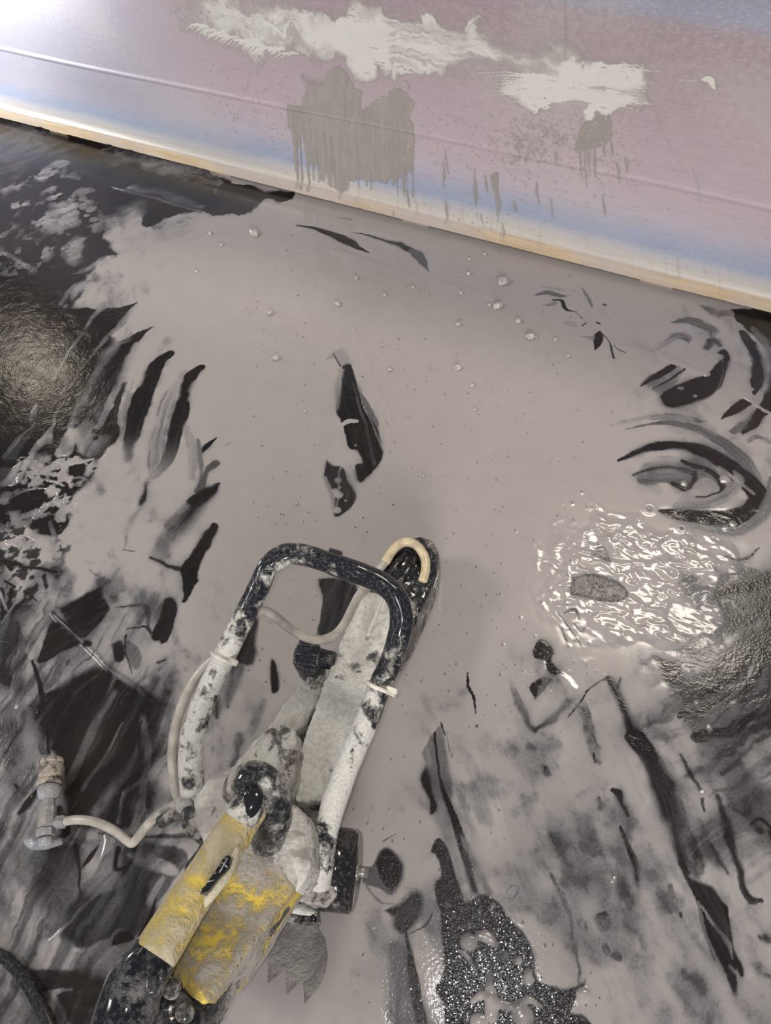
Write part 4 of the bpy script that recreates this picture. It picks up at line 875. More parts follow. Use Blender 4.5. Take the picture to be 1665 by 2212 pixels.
# cement thrown against the panel: dried pale splashes, wet runs, specks
PS = .0022
fp = Field(S0+.35, .03, int((2.85)/PS), int(.66/PS), PS, pmap, seed=9)
fp.C[:] = 0
def paint_panel(f):
    P, S, B = f.poly, f.stroke, f.blob
    # dried splash, upper centre
    P('D', [(800, 80), (860, 10), (1000, -20), (1200, 0), (1400, 40), (1665, 75), (1900, 110), (2100, 165), (2000, 260), (1800, 330), (1665, 300), (1560, 320), (1400, 270), (1280, 230), (1150, 230), (1020, 215), (960, 170), (860, 120)], .66, 34, 34, streak=.36, ang=-14, sw=14, mott=.3, ms=34, q=1)
    P('D', [(1300, 50), (1665, 80), (1780, 150), (1665, 300), (1540, 320), (1440, 250), (1330, 170)], .90, 40, 30, mott=.14, ms=20, streak=.1, ang=-14, sw=10, q=1)
    P('E', [(-20, 80), (180, 130), (420, 190), (580, 215), (720, 255), (660, 330), (430, 285), (250, 300), (60, 350), (-20, 330)], .68, 26, 20, streak=.42, ang=-11, sw=10, q=1)
    for i in range(26):                                   # feathered fronds at the lower edge
        t = i/25; x = 810+t*420; y = 95+t*135+rng.uniform(-10, 10)
        S('D', [(x+50, y+10), (x+15, y+12), (x-8, y+32)], [10, 8, 3], .85, .6, 4, q=1)
    # second splash, right
    P('E', [(690, 265), (750, 238), (850, 250), (940, 288), (1100, 288), (1140, 350), (1060, 420), (1085, 465), (960, 522), (900, 530), (850, 565), (800, 512), (700, 485), (600, 440), (490, 400), (560, 345), (680, 320)], .92, 20, 24, mott=.14, ms=30, streak=.14, ang=-6, sw=10, q=1)
    P('E', [(690, 455), (800, 450), (860, 480), (820, 512), (720, 490)], .35, 12, 12, streak=.3, ang=-6, sw=12, q=1)
    P('E', [(860, 385), (1080, 410), (1060, 440), (900, 420)], .55, 8, 8, streak=.3, ang=-10, sw=9, q=1)
    for i in range(40):
        t = i/39; a = 165+t*60; r = rng.uniform(150, 390)*(1-.25*t)
        cx_, cy_ = 720+80*t, 345+90*t; ex = cx_+r*math.cos(math.radians(a)); ey = cy_-r*.42*math.sin(math.radians(a))*-1 if False else cy_-r*.30*math.sin(math.radians(a))
        S('E', [(cx_, cy_), ((cx_+ex)/2, (cy_+ey)/2-8), (ex, ey)], [16, 9, 3], .9, .6, 5, .2, q=1)
    for i in range(16):
        y = 290+i*13+rng.uniform(-5, 5); L = rng.uniform(60, 230)
        S('E', [(940, 320+(y-320)*.8), (1000+L*.4, y), (960+L, y+rng.uniform(-4, 14))], [14, 7, 3], .85, .6, 4, .2, q=1)
    S('E', [(1365, 365), (1400, 362), (1420, 395)], [10, 40, 20], .9, .6, 8, .2, q=1); S('E', [(1200, 345), (1300, 360), (1370, 375)], [5, 10, 6], .5, .8, 4, .3, q=1)
    S('E', [(680, 150), (695, 200), (720, 240)], [6, 10, 8], .6, .7, 3, q=1)
    for i in range(110):                                   # scattered pale scuffs
        x, y = rng.uniform(-200, 1650), rng.uniform(0, 620); L = rng.uniform(8, 60)
        S('E', [(x, y), (x+L, y+L*.2)], [3, rng.uniform(3, 7)], rng.uniform(.25, .6), .8, 3, q=1)
    # wet runs
    P('D', [(1290, 400), (1330, 335), (1400, 300), (1490, 360), (1545, 400), (1560, 470), (1620, 420), (1665, 390), (1740, 385), (1775, 450), (1750, 600), (1740, 700), (1665, 770), (1560, 770), (1440, 800), (1330, 720), (1300, 560)], .72, 8, 18, mott=.10, ms=30, streak=.16, ang=86, sw=14, q=0)
    P('D', [(1235, 520), (1260, 465), (1305, 480), (1290, 580), (1270, 640)], .6, 8, 10, q=0)
    for i in range(34):
        x = 1250+i*15.5+rng.uniform(-5, 5); y0 = rng.uniform(480, 640); y1 = rng.uniform(690, 850)
        S('D', [(x, y0), (x+6, (y0+y1)/2), (x+13, y1)], [rng.uniform(8, 22), rng.uniform(6, 14), rng.uniform(4, 9)], rng.uniform(.6, .85), .5, 3, T=.0008, dome=True, q=0)
    P('E', [(815, 600), (850, 555), (930, 520), (950, 600), (930, 660), (860, 665), (815, 650)], .68, 10, 12, mott=.1, q=0)
    for x, y0, y1 in [(830, 640, 790), (850, 650, 820), (865, 650, 750), (890, 640, 780), (930, 640, 700), (960, 620, 690), (990, 720, 800), (240, 660, 760), (230, 700, 820), (370, 740, 880), (365, 820, 900), (460, 760, 950), (470, 780, 970), (640, 800, 900), (420, 770, 850), (500, 980, 1030), (400, 930, 980), (250, 880, 960), (60, 520, 860), (30, 480, 850), (80, 820, 900), (1020, 700, 760), (540, 880, 930), (700, 880, 960), (930, 850, 940)]:
        S('E', [(x, y0), (x+4, (y0+y1)/2), (x+9, y1)], [8, 14, 6], .6, .6, 4, T=.0008, dome=True, q=0)
    P('E', [(440, 770), (475, 760), (480, 850), (470, 880), (450, 820)], .6, 8, 6, q=0)
    P('E', [(-20, 400), (60, 395), (100, 440), (70, 520), (60, 620), (40, 800), (-20, 700)], .68, 8, 14, q=0)
    for i in range(30):
        x = rng.uniform(540, 760); y = rng.uniform(540, 700)
        S('E', [(x, y), (x+rng.uniform(-14, 14), y+12), (x+rng.uniform(-20, 20), y+rng.uniform(14, 40))], [6, 12, 6], .8, .5, 6, T=.0016, dome=True, q=.1)
    S('E', [(765, 0), (765, 120), (755, 260)], [6, 12, 8], .55, .7, 6, T=.0006, dome=True, q=.2)
    S('E', [(1140, 480), (1190, 580), (1270, 740)], [12, 14, 10], .35, .7, 4, q=.6); S('E', [(1310, 730), (1340, 820), (1355, 890)], [10, 14, 10], .35, .7, 4, q=.6)
    # wet film over the lower foot under the runs
    for i in range(40):
        x = rng.uniform(-420, 1500); y = 820+(x)*.235+rng.uniform(-40, 30); L = rng.uniform(30, 130)
        S('E', [(x, y), (x+3, y+L*.5), (x+8, y+L)], [6, rng.uniform(6, 20), 4], rng.uniform(.15, .4), .8, 4, q=.8)
paint_panel(fp)
sp = []
def specks(k, n, cx_, cy_, sx, sy, r0=.0016, r1=.0034):
    for _ in range(n):
        x, y = zz(k, [(rng.gauss(cx_, sx), rng.gauss(cy_, sy))])[0]
        a = pmap(x, y); sp.append((a[0], a[1], rng.uniform(r0, r1)))
specks('E', 330, 560, 650, 260, 120); specks('E', 120, 640, 600, 90, 70, .002, .004); specks('D', 110, 1060, 430, 110, 110); specks('D', 70, 1230, 560, 60, 100); specks('E', 70, 950, 700, 80, 110); specks('E', 60, 700, 120, 500, 90, .001, .002); specks('E', 50, 350, 1000, 160, 60)
fp.dots(sp, .0016, .85, .25)
for i in range(9):                                         # two rows of beads where a jet swept
    a = pmap(*zz('D', [(950+i*13, 300-i*2+rng.uniform(-6, 6))])[0]); fp.dots([(a[0], a[1], .0024)], .0016, .85, .2)
    a = pmap(*zz('D', [(1040+i*5, 410-i*12)])[0]); fp.dots([(a[0], a[1], .0024)], .0016, .85, .2)
fp.Z = fp.blur(.0006*ss(fp.C, .2, .9), 1)+fp.T+.0004
panel_sl = slurry_mat('splashed_cement', (.36, .325, .29), (.40, .375, .36), .22, True)
ck = cell(fp.C > .02)
def to_panel(x, y, z):
    sag = .010*np.sin(x*2.1+.6)*np.sin(np.pi*(y-H0)/(PH-H0))+.0015*np.sin(x*9)*np.sin(y*14)
    fold = .006*np.maximum(0, np.sin(x*23+y*3))**3*np.maximum(0, x-2.0)*np.maximum(0, 1-np.abs(y-.16)/.12)
    ridge = np.interp(y, hs, offs)
    o_ = z+sag+fold+np.where(y < .047, .0095, ridge+.0003)
    return np.stack([PA[i]+PU[i]*x+PN[i]*o_+(y if i == 2 else 0) for i in range(3)], 1)
spl = field_mesh('splash', fp, ck, to_panel, panel_sl, panel, True)
tag(spl, 'dried pale splashes and wet grey runs of cement', kind='stuff')
# ------------------------------------------------------------------ concrete saw lying in the slurry
def Q(k, x, y, z): return PX(*zz(k, [(x, y)])[0], z)
def QL(k, L): return [Q(k, *p) for p in L]
DRY, WET = (.72, .70, .64), (.40, .365, .33)
m_black = caked('black_grip_with_cement', (.010, .011, .016), .16, amount=.3, use_attr=True, scale=48, wetness=.30, dry=(.68, .665, .61))
m_white = caked('thick_dry_cement', (.05, .05, .055), .3, amount=.72, scale=30, wetness=.38, dry=(.68, .665, .61))
m_lump = caked('lumpy_cement', (.05, .05, .05), .35, amount=.70, scale=40, wetness=.50, relief=1.2)
m_grey = caked('grey_cement_on_metal', (.03, .03, .034), .22, amount=.50, scale=40, wetness=.62)
m_nose = caked('wet_black_nose', (.012, .012, .015), .10, amount=.42, scale=26, wetness=.45)
m_wet = caked('wet_black_cover', (.012, .011, .012), .10, amount=.22, scale=40, wetness=.6)
m_elbow = caked('black_elbow', (.012, .013, .016), .12, amount=.47, scale=38, wetness=.50)
m_knob = caked('black_knob', (.016, .018, .024), .30, dry=(.36, .35, .34), wet=(.28, .27, .25), amount=.36, scale=60, wetness=.5)
m_yel = caked('yellow_cover', (.66, .48, .07), .34, dry=(.47, .42, .34), wet=(.37, .335, .295), amount=.56, scale=20, wetness=.62, soft=.06)
m_yel2 = caked('yellow_tube', (.64, .46, .06), .34, dry=(.58, .51, .36), wet=(.46, .39, .25), amount=.60, scale=26, wetness=.50, soft=.10)
m_cream = caked('cream_cover', (.52, .43, .20), .45, dry=(.58, .52, .38), wet=(.50, .44, .31), amount=.85, scale=30, wetness=.35, soft=.12)
m_rear = caked('black_rear_grip', (.008, .009, .013), .12, dry=(.34, .335, .33), wet=(.07, .07, .075), amount=.36, scale=24, wetness=.45, soft=.08)
m_plate = caked('slurried_steel', (.045, .045, .048), .20, dry=(.36, .33, .31), wet=(.30, .275, .255), amount=.50, scale=11, wetness=.7, soft=.2)
m_dark = plain('wet_black_plastic', (.012, .012, .014), .12)
m_hose = plain('clear_water_hose', (.42, .385, .34), .28, scale=40, var=.2)
m_hose2 = plain('yellowed_hose', (.58, .49, .32), .3, scale=50, var=.2)
m_tie = plain('pale_plastic_tie', (.66, .62, .54), .4)
m_bolt = plain('grey_bolt', (.30, .28, .26), .3, .6)

saw = empty('concrete_saw', tuple(Q('A', 700, 1700, 0)))
tag(saw, 'cement-caked yellow and black concrete saw with loop handle lying in the slurry', 'saw')

# bar housing and nose
hous = [(745, 1545, .17), (765, 1300, .166), (850, 1040, .152), (930, 830, .142), (1010, 640, .132), (1085, 460, .124), (1120, 405, .12), (1190, 395, .12), (1265, 440, .12), (1275, 560, .122), (1250, 700, .128), (1220, 800, .132), (1120, 1040, .145), (1020, 1270, .158), (920, 1545, .17)]
prism('bar_housing', zz('A', [p[:2] for p in hous]), [p[2] for p in hous], .012, m_white, saw, .0035, .0024, 60, 4)
nose = [(1090, 520, .108), (1150, 400, .106), (1200, 300, .104), (1250, 225, .10), (1310, 150, .096), (1370, 108, .09), (1430, 92, .084), (1500, 118, .08), (1540, 195, .082), (1515, 330, .09), (1440, 490, .098), (1360, 660, .104), (1240, 760, .11), (1120, 760, .11)]
nz = prism('bar_nose', zz('A', [p[:2] for p in nose]), [p[2] for p in nose], .012, m_nose, saw, .0035, .0015, 40, 12)
tag(nz, 'wet black rounded nose streaked with white cement')
for a, b in (((1215, 360), (1395, 140)), ((1285, 400), (1450, 150))):
    ob = tube('rib', [Q('A', a[0], a[1], .104), Q('A', (a[0]+b[0])/2, (a[1]+b[1])/2, .101), Q('A', b[0], b[1], .089)], [.005, .006, .004], m_nose, saw, 8, 6, .001, cake=[.5, .5, .5])
tube('joint_strip', QL('A', [(1145, 640, .135), (1195, 520, .132), (1230, 430, .126)]), [.004, .004, .003], m_white, saw, 8, 6, .001)

# bracket and front housing
prism('bracket', zz('A', [(350, 1400), (430, 1315), (600, 1140), (680, 1122), (745, 1150), (762, 1250), (755, 1380), (705, 1490), (640, 1560), (480, 1560)]), [.235, .23, .215, .21, .205, .208, .215, .225, .23, .24], .03, m_lump, saw, .0035, .0032, 60, 3, seed=2)
prism('strut', zz('A', [(590, 1150), (690, 1010), (820, 855), (915, 845), (905, 930), (800, 1130), (720, 1180)]), [.165, .155, .145, .14, .14, .15, .16], .06, m_lump, saw, .0035, .0025, 60, 3, seed=5)
prism('gear_housing', zz('A', [(188, 1560), (215, 1490), (262, 1430), (350, 1395), (480, 1385), (570, 1400), (650, 1480), (665, 1530), (760, 1560), (830, 1640), (848, 1760), (835, 1880), (765, 1960), (600, 2000), (400, 1930), (260, 1780), (200, 1660)]), .262, .05, m_lump, saw, .0038, .0036, 55, 4, seed=3)
prism('flange', zz('A', [(120, 1600), (150, 1560), (230, 1560), (270, 1700), (250, 1760), (170, 1740), (130, 1690)]), .20, .12, m_grey, saw, .004, .002, 40, 5)

# loop handle
LH = [(190, 1500, .215), (180, 1300, .235), (200, 1150, .25), (260, 980, .27), (360, 760, .295), (460, 560, .315), (548, 385, .335), (608, 262, .345), (700, 196, .35), (820, 205, .35), (1000, 265, .345), (1190, 335, .335), (1298, 425, .325), (1330, 560, .31), (1290, 730, .29), (1210, 920, .265), (1125, 1140, .245), (1040, 1340, .23), (965, 1540, .215), (920, 1700, .2), (895, 1860, .185), (868, 1995, .17)]
LC = [.70, .56, .50, .56, .66, .50, .42, .42, .46, .30, .40, .28, .26, .28, .38, .44, .60, .66, .68, .58, .52, .60]
handle3 = QL('A', LH)
hd = tube('loop_handle', handle3, [.0185, .0180, .0175, .0172, .0170, .0168, .0166, .0168, .0168, .0166, .0168, .0170, .0172, .0172, .0172, .0172, .0172, .0174, .0176, .018, .0185, .020], m_black, saw, 28, 10, .0012, 50, cake=LC)
tag(hd, 'black rubber loop handle with white cement crust on both legs')
prism('handle_foot', zz('B', [(1205, 740), (1310, 755), (1328, 835), (1292, 888), (1200, 900), (1110, 872), (1095, 830), (1150, 780)]), .165, .09, m_grey, saw, .004, .002, 40, 6)
# zip ties around the left and right leg
def tie(i, tail):
    c = handle3[i]; t = handle3[i+1]-handle3[i-1]; t = t/np.linalg.norm(t)
    a = np.cross(t, [0, 0, 1]); a /= np.linalg.norm(a); b = np.cross(t, a)
    ring = [c+.0192*(a*math.cos(u)+b*math.sin(u)) for u in np.linspace(0, 2*math.pi, 17)]
    o = tube('cable_tie', ring, .0032, m_tie, saw, 8, 2, cap=False)
    d = a*tail*-1
    p = c+d*.021+np.array([0, 0, .008])
    bm = bmesh.new(); bmesh.ops.create_cube(bm, size=1.0)
    M3 = Matrix((Vector(d), Vector(t), Vector(np.cross(d, t)))).transposed().to_4x4()
    bm.transform(Matrix.Translation(Vector(p)) @ M3 @ Matrix.Diagonal((.014, .009, .008, 1)))
    bmesh.ops.bevel(bm, geom=bm.edges[:], offset=.0012, segments=2, affect='EDGES')
    h = bm_obj('tie_head', bm, m_tie, o)
    return o
tie_l = tie(4, -1)
p_ = handle3[4]
tie_r = tie(15, 1)

# yellow body
body = [(560, 760, .275), (680, 560, .27), (820, 480, .268), (1000, 470, .262), (1150, 500, .25), (1190, 600, .25), (1160, 710, .255), (1085, 830, .262), (1005, 930, .27), (930, 1030, .278), (850, 1150, .288), (775, 1240, .296), (600, 1452, .31), (405, 1285, .32), (440, 1120, .31), (500, 930, .29)]
bd = prism('body_cover', zz('B', [p[:2] for p in body]), [p[2] for p in body], .17, m_yel, saw, .0045, .0022, 22, 4, flare=-.1)
tag(bd, 'yellow motor cover under a film of grey cement')
prism('crust', zz('B', [(880, 500), (1000, 470), (1140, 490), (1200, 580), (1190, 700), (1120, 800), (1060, 760), (1010, 640), (930, 600)]), [.272, .272, .262, .258, .26, .264, .268, .272, .274], .1, m_lump, saw, .0035, .0040, 60, 3, seed=7)
prism('lower_shell', zz('B', [(1085, 850), (1075, 890), (985, 1000), (850, 1180), (775, 1300), (690, 1440), (570, 1640), (480, 1640), (600, 1452), (775, 1240), (930, 1030)]), [.235, .235, .24, .25, .255, .26, .275, .285, .285, .27, .25], .205, m_grey, saw, .004, .002, 40, 4, flare=-.05)
prism('body_base', zz('B', [(400, 1292), (600, 1456), (560, 1600), (430, 1800), (180, 1800), (300, 1500)]), [.318, .306, .315, .33, .34, .33], .20, m_rear, saw, .004, .0025, 32, 4, flare=-.1)
prism('motor', zz('B', [(400, 850), (580, 560), (830, 560), (790, 800), (540, 1100), (370, 1250)]), .21, .012, m_rear, saw, .005, .002, 40, 4)
for x, y, r in ((430, 1350, .012), (500, 1485, .011)):
    c = Q('B', x, y, .326); bm = bmesh.new(); bmesh.ops.create_cone(bm, cap_ends=True, segments=20, radius1=r, radius2=r*.85, depth=.012)
    bmesh.ops.bevel(bm, geom=[e for e in bm.edges if e.calc_face_angle(0) > .6], offset=.0012, segments=2, affect='EDGES')
    bm.transform(Matrix.Translation(Vector(c))); bm_obj('plug', bm, m_grey, saw)
fl_ = prism('splash_flap', zz('B', [(1098, 612), (1150, 640), (1192, 640), (1180, 700), (1150, 770), (1098, 832), (1112, 740), (1085, 690)]), .268, .22, m_white, saw, .003, .0012, 40, 4)

# yellow top tube with slot, lever, end cap and elbow
tb = tube('top_tube', QL('B', [(868, 350, .352), (740, 545, .362), (600, 760, .374), (460, 975, .386), (335, 1175, .396)]), [.0225, .0235, .0240, .0248, .0255], m_yel2, saw, 32, 10, .0008, 40)
tag(tb, 'yellow tube stained with cement')
prism('trigger_slot', zz('B', [(752, 606), (712, 632), (640, 740), (570, 838), (625, 818), (690, 740), (742, 690)]), [.399, .403, .411, .418, .408, .403, .397], .365, m_dark, saw, .0025, 0, 40, 2)
for a, b in (((700, 660), (735, 690)), ((735, 640), (690, 720)), ((620, 770), (660, 760)), ((575, 835), (630, 790))):
    tube('wire', [Q('B', a[0], a[1], .4115), Q('B', b[0], b[1], .4085)], .0008, m_bolt, saw, 6, 2)
tube('trigger_lever', QL('B', [(790, 590, .376), (745, 705, .384), (668, 810, .390), (560, 940, .384), (440, 1150, .39)]), [.004, .006, .007, .006, .004], m_cream, saw, 10, 6, .0006)
ec = tube('end_cap', QL('B', [(800, 425, .362), (850, 355, .362), (890, 300, .360)]), [.0228, .0215, .0170], m_elbow, saw, 24, 6, .0006)
bm = bmesh.new(); bmesh.ops.create_icosphere(bm, subdivisions=3, radius=1)
bm.transform(Matrix.Translation(Vector(Q('B', 856, 345, .375))) @ Matrix.Rotation(math.radians(-35), 4, 'Z') @ Matrix.Diagonal((.0145, .022, .009, 1)))
bm_obj('cap_hole', bm, m_dark, saw)
tube('elbow', QL('B', [(790, 310, .338), (815, 235, .352), (885, 205, .358), (955, 255, .352), (985, 350, .335), (985, 450, .31), (960, 525, .28), (940, 560, .26)]), [.020, .022, .0225, .023, .023, .022, .021, .019], m_elbow, saw, 24, 8, .002, 45)
prism('side_cover', zz('B', [(432, 790), (400, 960), (300, 1130), (200, 1235), (78, 1335), (76, 1300), (180, 1170), (320, 955)]), [.372, .386, .398, .405, .41, .41, .395, .38], .30, m_cream, saw, .004, .001, 40, 4)
rh = tube('rear_grip', QL('B', [(345, 1150, .392), (300, 1230, .396), (225, 1350, .40), (185, 1480, .40), (165, 1620, .395), (160, 1800, .39)]), [.0262, .0285, .032, .034, .034, .034], m_rear, saw, 32, 8, .0014, 40, cake=[.4]*6)
tag(rh, 'black rubber rear grip dusted with cement')
prism('grip_spine', zz('B', [(82, 1300), (180, 1180), (240, 1190), (170, 1380), (140, 1600), (130, 1780), (70, 1780), (72, 1400)]), [.398, .40, .408, .418, .42, .415, .405, .402], .30, m_rear, saw, .004, .001, 40, 5)
for x, y, z, r in ((318, 1340, .420, .009), (362, 1272, .412, .006)):
    bm = bmesh.new(); bmesh.ops.create_icosphere(bm, subdivisions=3, radius=r)
    for v in bm.verts: v.co *= 1+.18*mnoise.noise(v.co*160)
    bm.transform(Matrix.Translation(Vector(Q('B', x, y, z))) @ Matrix.Diagonal((1, 1, .55, 1))); bm_obj('button', bm, m_grey, saw)

# drive pulley cover on the right, with its bolt
def cyl_axis(name, c, ax, r, half, mat, seg=40, bev=.004, r2=None):
    bm = bmesh.new(); bmesh.ops.create_cone(bm, cap_ends=True, segments=seg, radius1=r, radius2=r2 or r, depth=half*2)
    bmesh.ops.bevel(bm, geom=[e for e in bm.edges if e.calc_face_angle(0) > .9], offset=bev, segments=3, affect='EDGES')
    bm.transform(Matrix.Translation(Vector(c)) @ Vector(ax).to_track_quat('Z', 'Y').to_matrix().to_4x4())
    return bm_obj(name, bm, mat, saw)
axd = PX(1760, 1910, .12)-PX(700, 1800, .12); axd /= np.linalg.norm(axd)
cc_ = Q('B', 1345, 700, .115)
cyl_axis('pulley_cover', cc_, axd, .058, .026, m_wet)
cyl_axis('bolt', cc_+axd*.034, axd, .0085, .010, m_bolt, 6, .001)
cyl_axis('washer', cc_+axd*.0275, axd, .013, .002, m_bolt, 24, .0006)

# toothed plate (bumper spikes)
pl = [(1005, 905), (1120, 905), (1215, 945), (1226, 1010), (1268, 1080), (1280, 1180), (1268, 1260), (1236, 1335), (1156, 1432), (1150, 1290), (1061, 1382), (1055, 1240), (958, 1322), (958, 1182), (866, 1272), (858, 1200), (900, 1090), (960, 980)]
bm = bmesh.new(); vt = [bm.verts.new(Q('B', x, y, .058+.00001*i)) for i, (x, y) in enumerate(pl)]
fc_ = bm.faces.new(vt); bm.normal_update()
if fc_.normal.z < 0: fc_.normal_flip()
r_e = bmesh.ops.extrude_face_region(bm, geom=[fc_])
for v in r_e['geom']:
    if isinstance(v, bmesh.types.BMVert): v.co.z += .005
bm.faces.remove(fc_) if fc_.is_valid and False else None
bmesh.ops.recalc_face_normals(bm, faces=bm.faces[:])
tp = bm_obj('toothed_plate', bm, m_plate, saw, smooth=False)
tag(tp, 'rounded steel plate with saw-like spikes just above the slurry')
tube('plate_mount', QL('B', [(1010, 905, .072), (1110, 915, .074), (1215, 945, .07)]), [.007, .008, .007], m_white, saw, 10, 5, .001)
prism('plate_arm', zz('B', [(1020, 900), (1120, 850), (1210, 900), (1225, 1000), (1150, 1010), (1030, 980)]), .076, .03, m_nose, saw, .004, .0015, 40, 5)

# clamp knob
kn = prism('clamp_knob', zz('A', [(742, 715), (772, 650), (848, 640), (886, 690), (882, 800), (856, 846), (772, 826), (735, 785)]), .165, .10, m_knob, saw, .0028, .001, 60, 3)
for (x0, y0, x1, y1) in ((765, 690, 860, 690), (760, 740, 870, 745), (765, 790, 860, 800)):
    tube('ridge', [Q('A', x0, y0, .1655), Q('A', x1, y1, .1655)], .0025, m_knob, kn, 8, 3)
tube('knob_stem', QL('A', [(860, 755, .135), (910, 765, .135), (960, 775, .132)]), .016, m_knob, saw, 16, 4, .001)

# water hose: from the coupling, along the left leg, across to the nose
hose = QL('C', [(425, 855, .040), (500, 842, .046), (600, 848, .050), (700, 880, .050), (790, 930, .045), (850, 978, .040), (886, 998, .038), (925, 960, .046), (1000, 865, .075), (1080, 795, .105), (1180, 740, .14)])
hose += QL('A', [(130, 1560, .178), (100, 1480, .195), (82, 1330, .21), (92, 1170, .225), (140, 1000, .24), (215, 860, .255), (300, 780, .262), (390, 700, .268), (465, 580, .272), (530, 520, .27), (580, 503, .266), (640, 535, .25), (720, 600, .22), (800, 645, .20), (880, 662, .185), (955, 640, .172), (1015, 580, .16), (1060, 490, .148), (1100, 415, .138), (1180, 310, .118), (1240, 240, .113)])
ho = tube('water_hose', hose, .0076, m_hose, saw, 14, 6, .0003, 30)
tag(ho, 'thin dirty clear water hose, kinked near the floor')
ht = tube('hose_end', QL('A', [(1240, 240, .113), (1285, 170, .114), (1345, 130, .114), (1410, 145, .112), (1455, 210, .110), (1460, 280, .108), (1445, 340, .106)]), .0088, m_hose2, saw, 14, 6)
tag(ht, 'yellowed hose end looped over the nose')
prism('hose_elbow', zz('A', [(88, 1530), (130, 1500), (190, 1530), (195, 1590), (140, 1620), (95, 1590)]), .195, .15, m_lump, saw, .003, .002, 60, 3)
tube('hose_clamp', QL('A', [(20, 1655, .12), (60, 1630, .13), (110, 1600, .14)]), .010, m_grey, saw, 12, 4, .001)

# ------------------------------------------------------------------ hose coupling
m_cpl = caked('dirty_galvanised', (.36, .37, .40), .25, dry=(.55, .50, .42), wet=(.34, .30, .26), amount=.42, scale=50, wetness=.5, soft=.14)
m_col = caked('rusty_collar', (.10, .075, .06), .5, dry=(.52, .46, .38), wet=(.36, .31, .26), amount=.55, scale=55, wetness=.4)
ca, cb = Q('C', 300, 1005, .040), Q('C', 348, 430, .040)
cax = (cb-ca)/np.linalg.norm(cb-ca); Lc = np.linalg.norm(cb-ca); zs = Lc/575.0
cpl = empty('hose_coupling', (ca[0], ca[1], 0)); tag(cpl, 'dirty metal hose coupling with rusty collar lying beside the saw', 'coupling')
def lathe(name, prof, mat, seg=24, par=cpl, origin=ca, axis=cax):
    a = np.cross(axis, [0, 0, 1]); a /= np.linalg.norm(a); b = np.cross(a, axis)
    vs, fs = [], []; n = len(prof)
    for t, r in prof:
        for j in range(seg):
            u = 2*math.pi*(j+.5)/seg; vs.append(origin+axis*t*zs+(a*math.cos(u)+b*math.sin(u))*r*zs)
    for i in range(n-1):
        for j in range(seg): fs.append((i*seg+j, i*seg+(j+1) % seg, (i+1)*seg+(j+1) % seg, (i+1)*seg+j))
    fs.append(tuple(range(seg-1, -1, -1))); fs.append(tuple((n-1)*seg+j for j in range(seg)))
    return from_data(name, vs, fs, mat, par, smooth=seg > 8)
lathe('end_nut', [(50, 56), (55, 62), (95, 62), (100, 56)], m_cpl, 6)
lathe('body', [(100, 50), (104, 58), (235, 58), (255, 50), (300, 40)], m_cpl, 8)
lathe('neck', [(290, 44), (305, 64), (335, 76), (350, 78), (372, 78), (380, 70), (392, 66)], m_cpl)
lathe('ring', [(388, 80), (392, 86), (412, 88), (420, 82)], m_col)
lathe('collar', [(416, 78), (422, 82), (530, 80), (536, 74)], m_col, 12)
lathe('cap', [(534, 76), (540, 82), (565, 80), (574, 70)], m_col)
hn = Q('C', 365, 860, .040); hx = Q('C', 440, 855, .040)-hn; hL = np.linalg.norm(hx)/zs; hx /= np.linalg.norm(hx)
lathe('side_nut', [(0, 30), (hL*.25, 44), (hL*.9, 44), (hL, 36)], m_cpl, 6, origin=hn, axis=hx)
tube('flange', QL('C', [(175, 985, .012), (230, 1005, .016), (310, 1005, .016), (415, 985, .014)]), [.006, .009, .009, .006], m_cpl, cpl, 12, 5, .001)
tube('stub', QL('C', [(310, 1010, .034), (304, 960, .038)]), .012, m_cpl, cpl, 16, 3)

# black cable at the bottom left
cb_ = tube('power_cable', [Q('C', *p) for p in [(-120, 1700, .014), (0, 1755, .013), (60, 1790, .0125), (150, 1890, .0125), (230, 2020, .0125), (310, 2160, .0125), (370, 2300, .0125), (420, 2460, .0125)]], .0098, caked('black_cable', (.012, .012, .013), .25, dry=(.40, .37, .34), wet=(.30, .27, .25), amount=.22, scale=50, wetness=.6), None, 16, 8)
tag(cb_, 'black rubber cable crossing the lower left corner of the slurry', 'cable')
# ------------------------------------------------------------------ crumbs of concrete in the pool
m_crumb = plain('wet_crumb', (.46, .43, .40), .3, scale=300, var=.3)
bases = []
for k in range(4):
    bm = bmesh.new(); bmesh.ops.create_icosphere(bm, subdivisions=2, radius=1)
    for v in bm.verts: v.co *= 1+.42*mnoise.noise(v.co*1.4+Vector((k*7.3, 2, 1)))
    me = bpy.data.meshes.new('concrete_crumb'); bm.to_mesh(me); bm.free(); me.materials.append(m_crumb); bases.append(me)
named = [(550, 506, 13, 'pale tilted concrete crumb near the left end of the pool by the panel'),
         (1086, 612, 16, 'largest cluster-like crumb of concrete standing in the pool'),
         (1075, 664, 12, 'angular concrete crumb just below the largest crumb'),
         (1146, 730, 12, 'angular concrete crumb rightmost of the larger crumbs in the pool'),
         (1119, 696, 9, 'small concrete crumb between the two angular crumbs'),
         (598, 776, 10, 'round pale crumb left of the leaf-shaped bare patch'),
         (585, 678, 9, 'small angular crumb at the left side of the pool'),
         (730, 659, 9, 'pale crumb above the tip of the leaf-shaped bare patch'),
         (988, 797, 11, 'rough low crumb in the middle of the pool'),
         (990, 703, 8, 'small shiny crumb above the rough low crumb')]
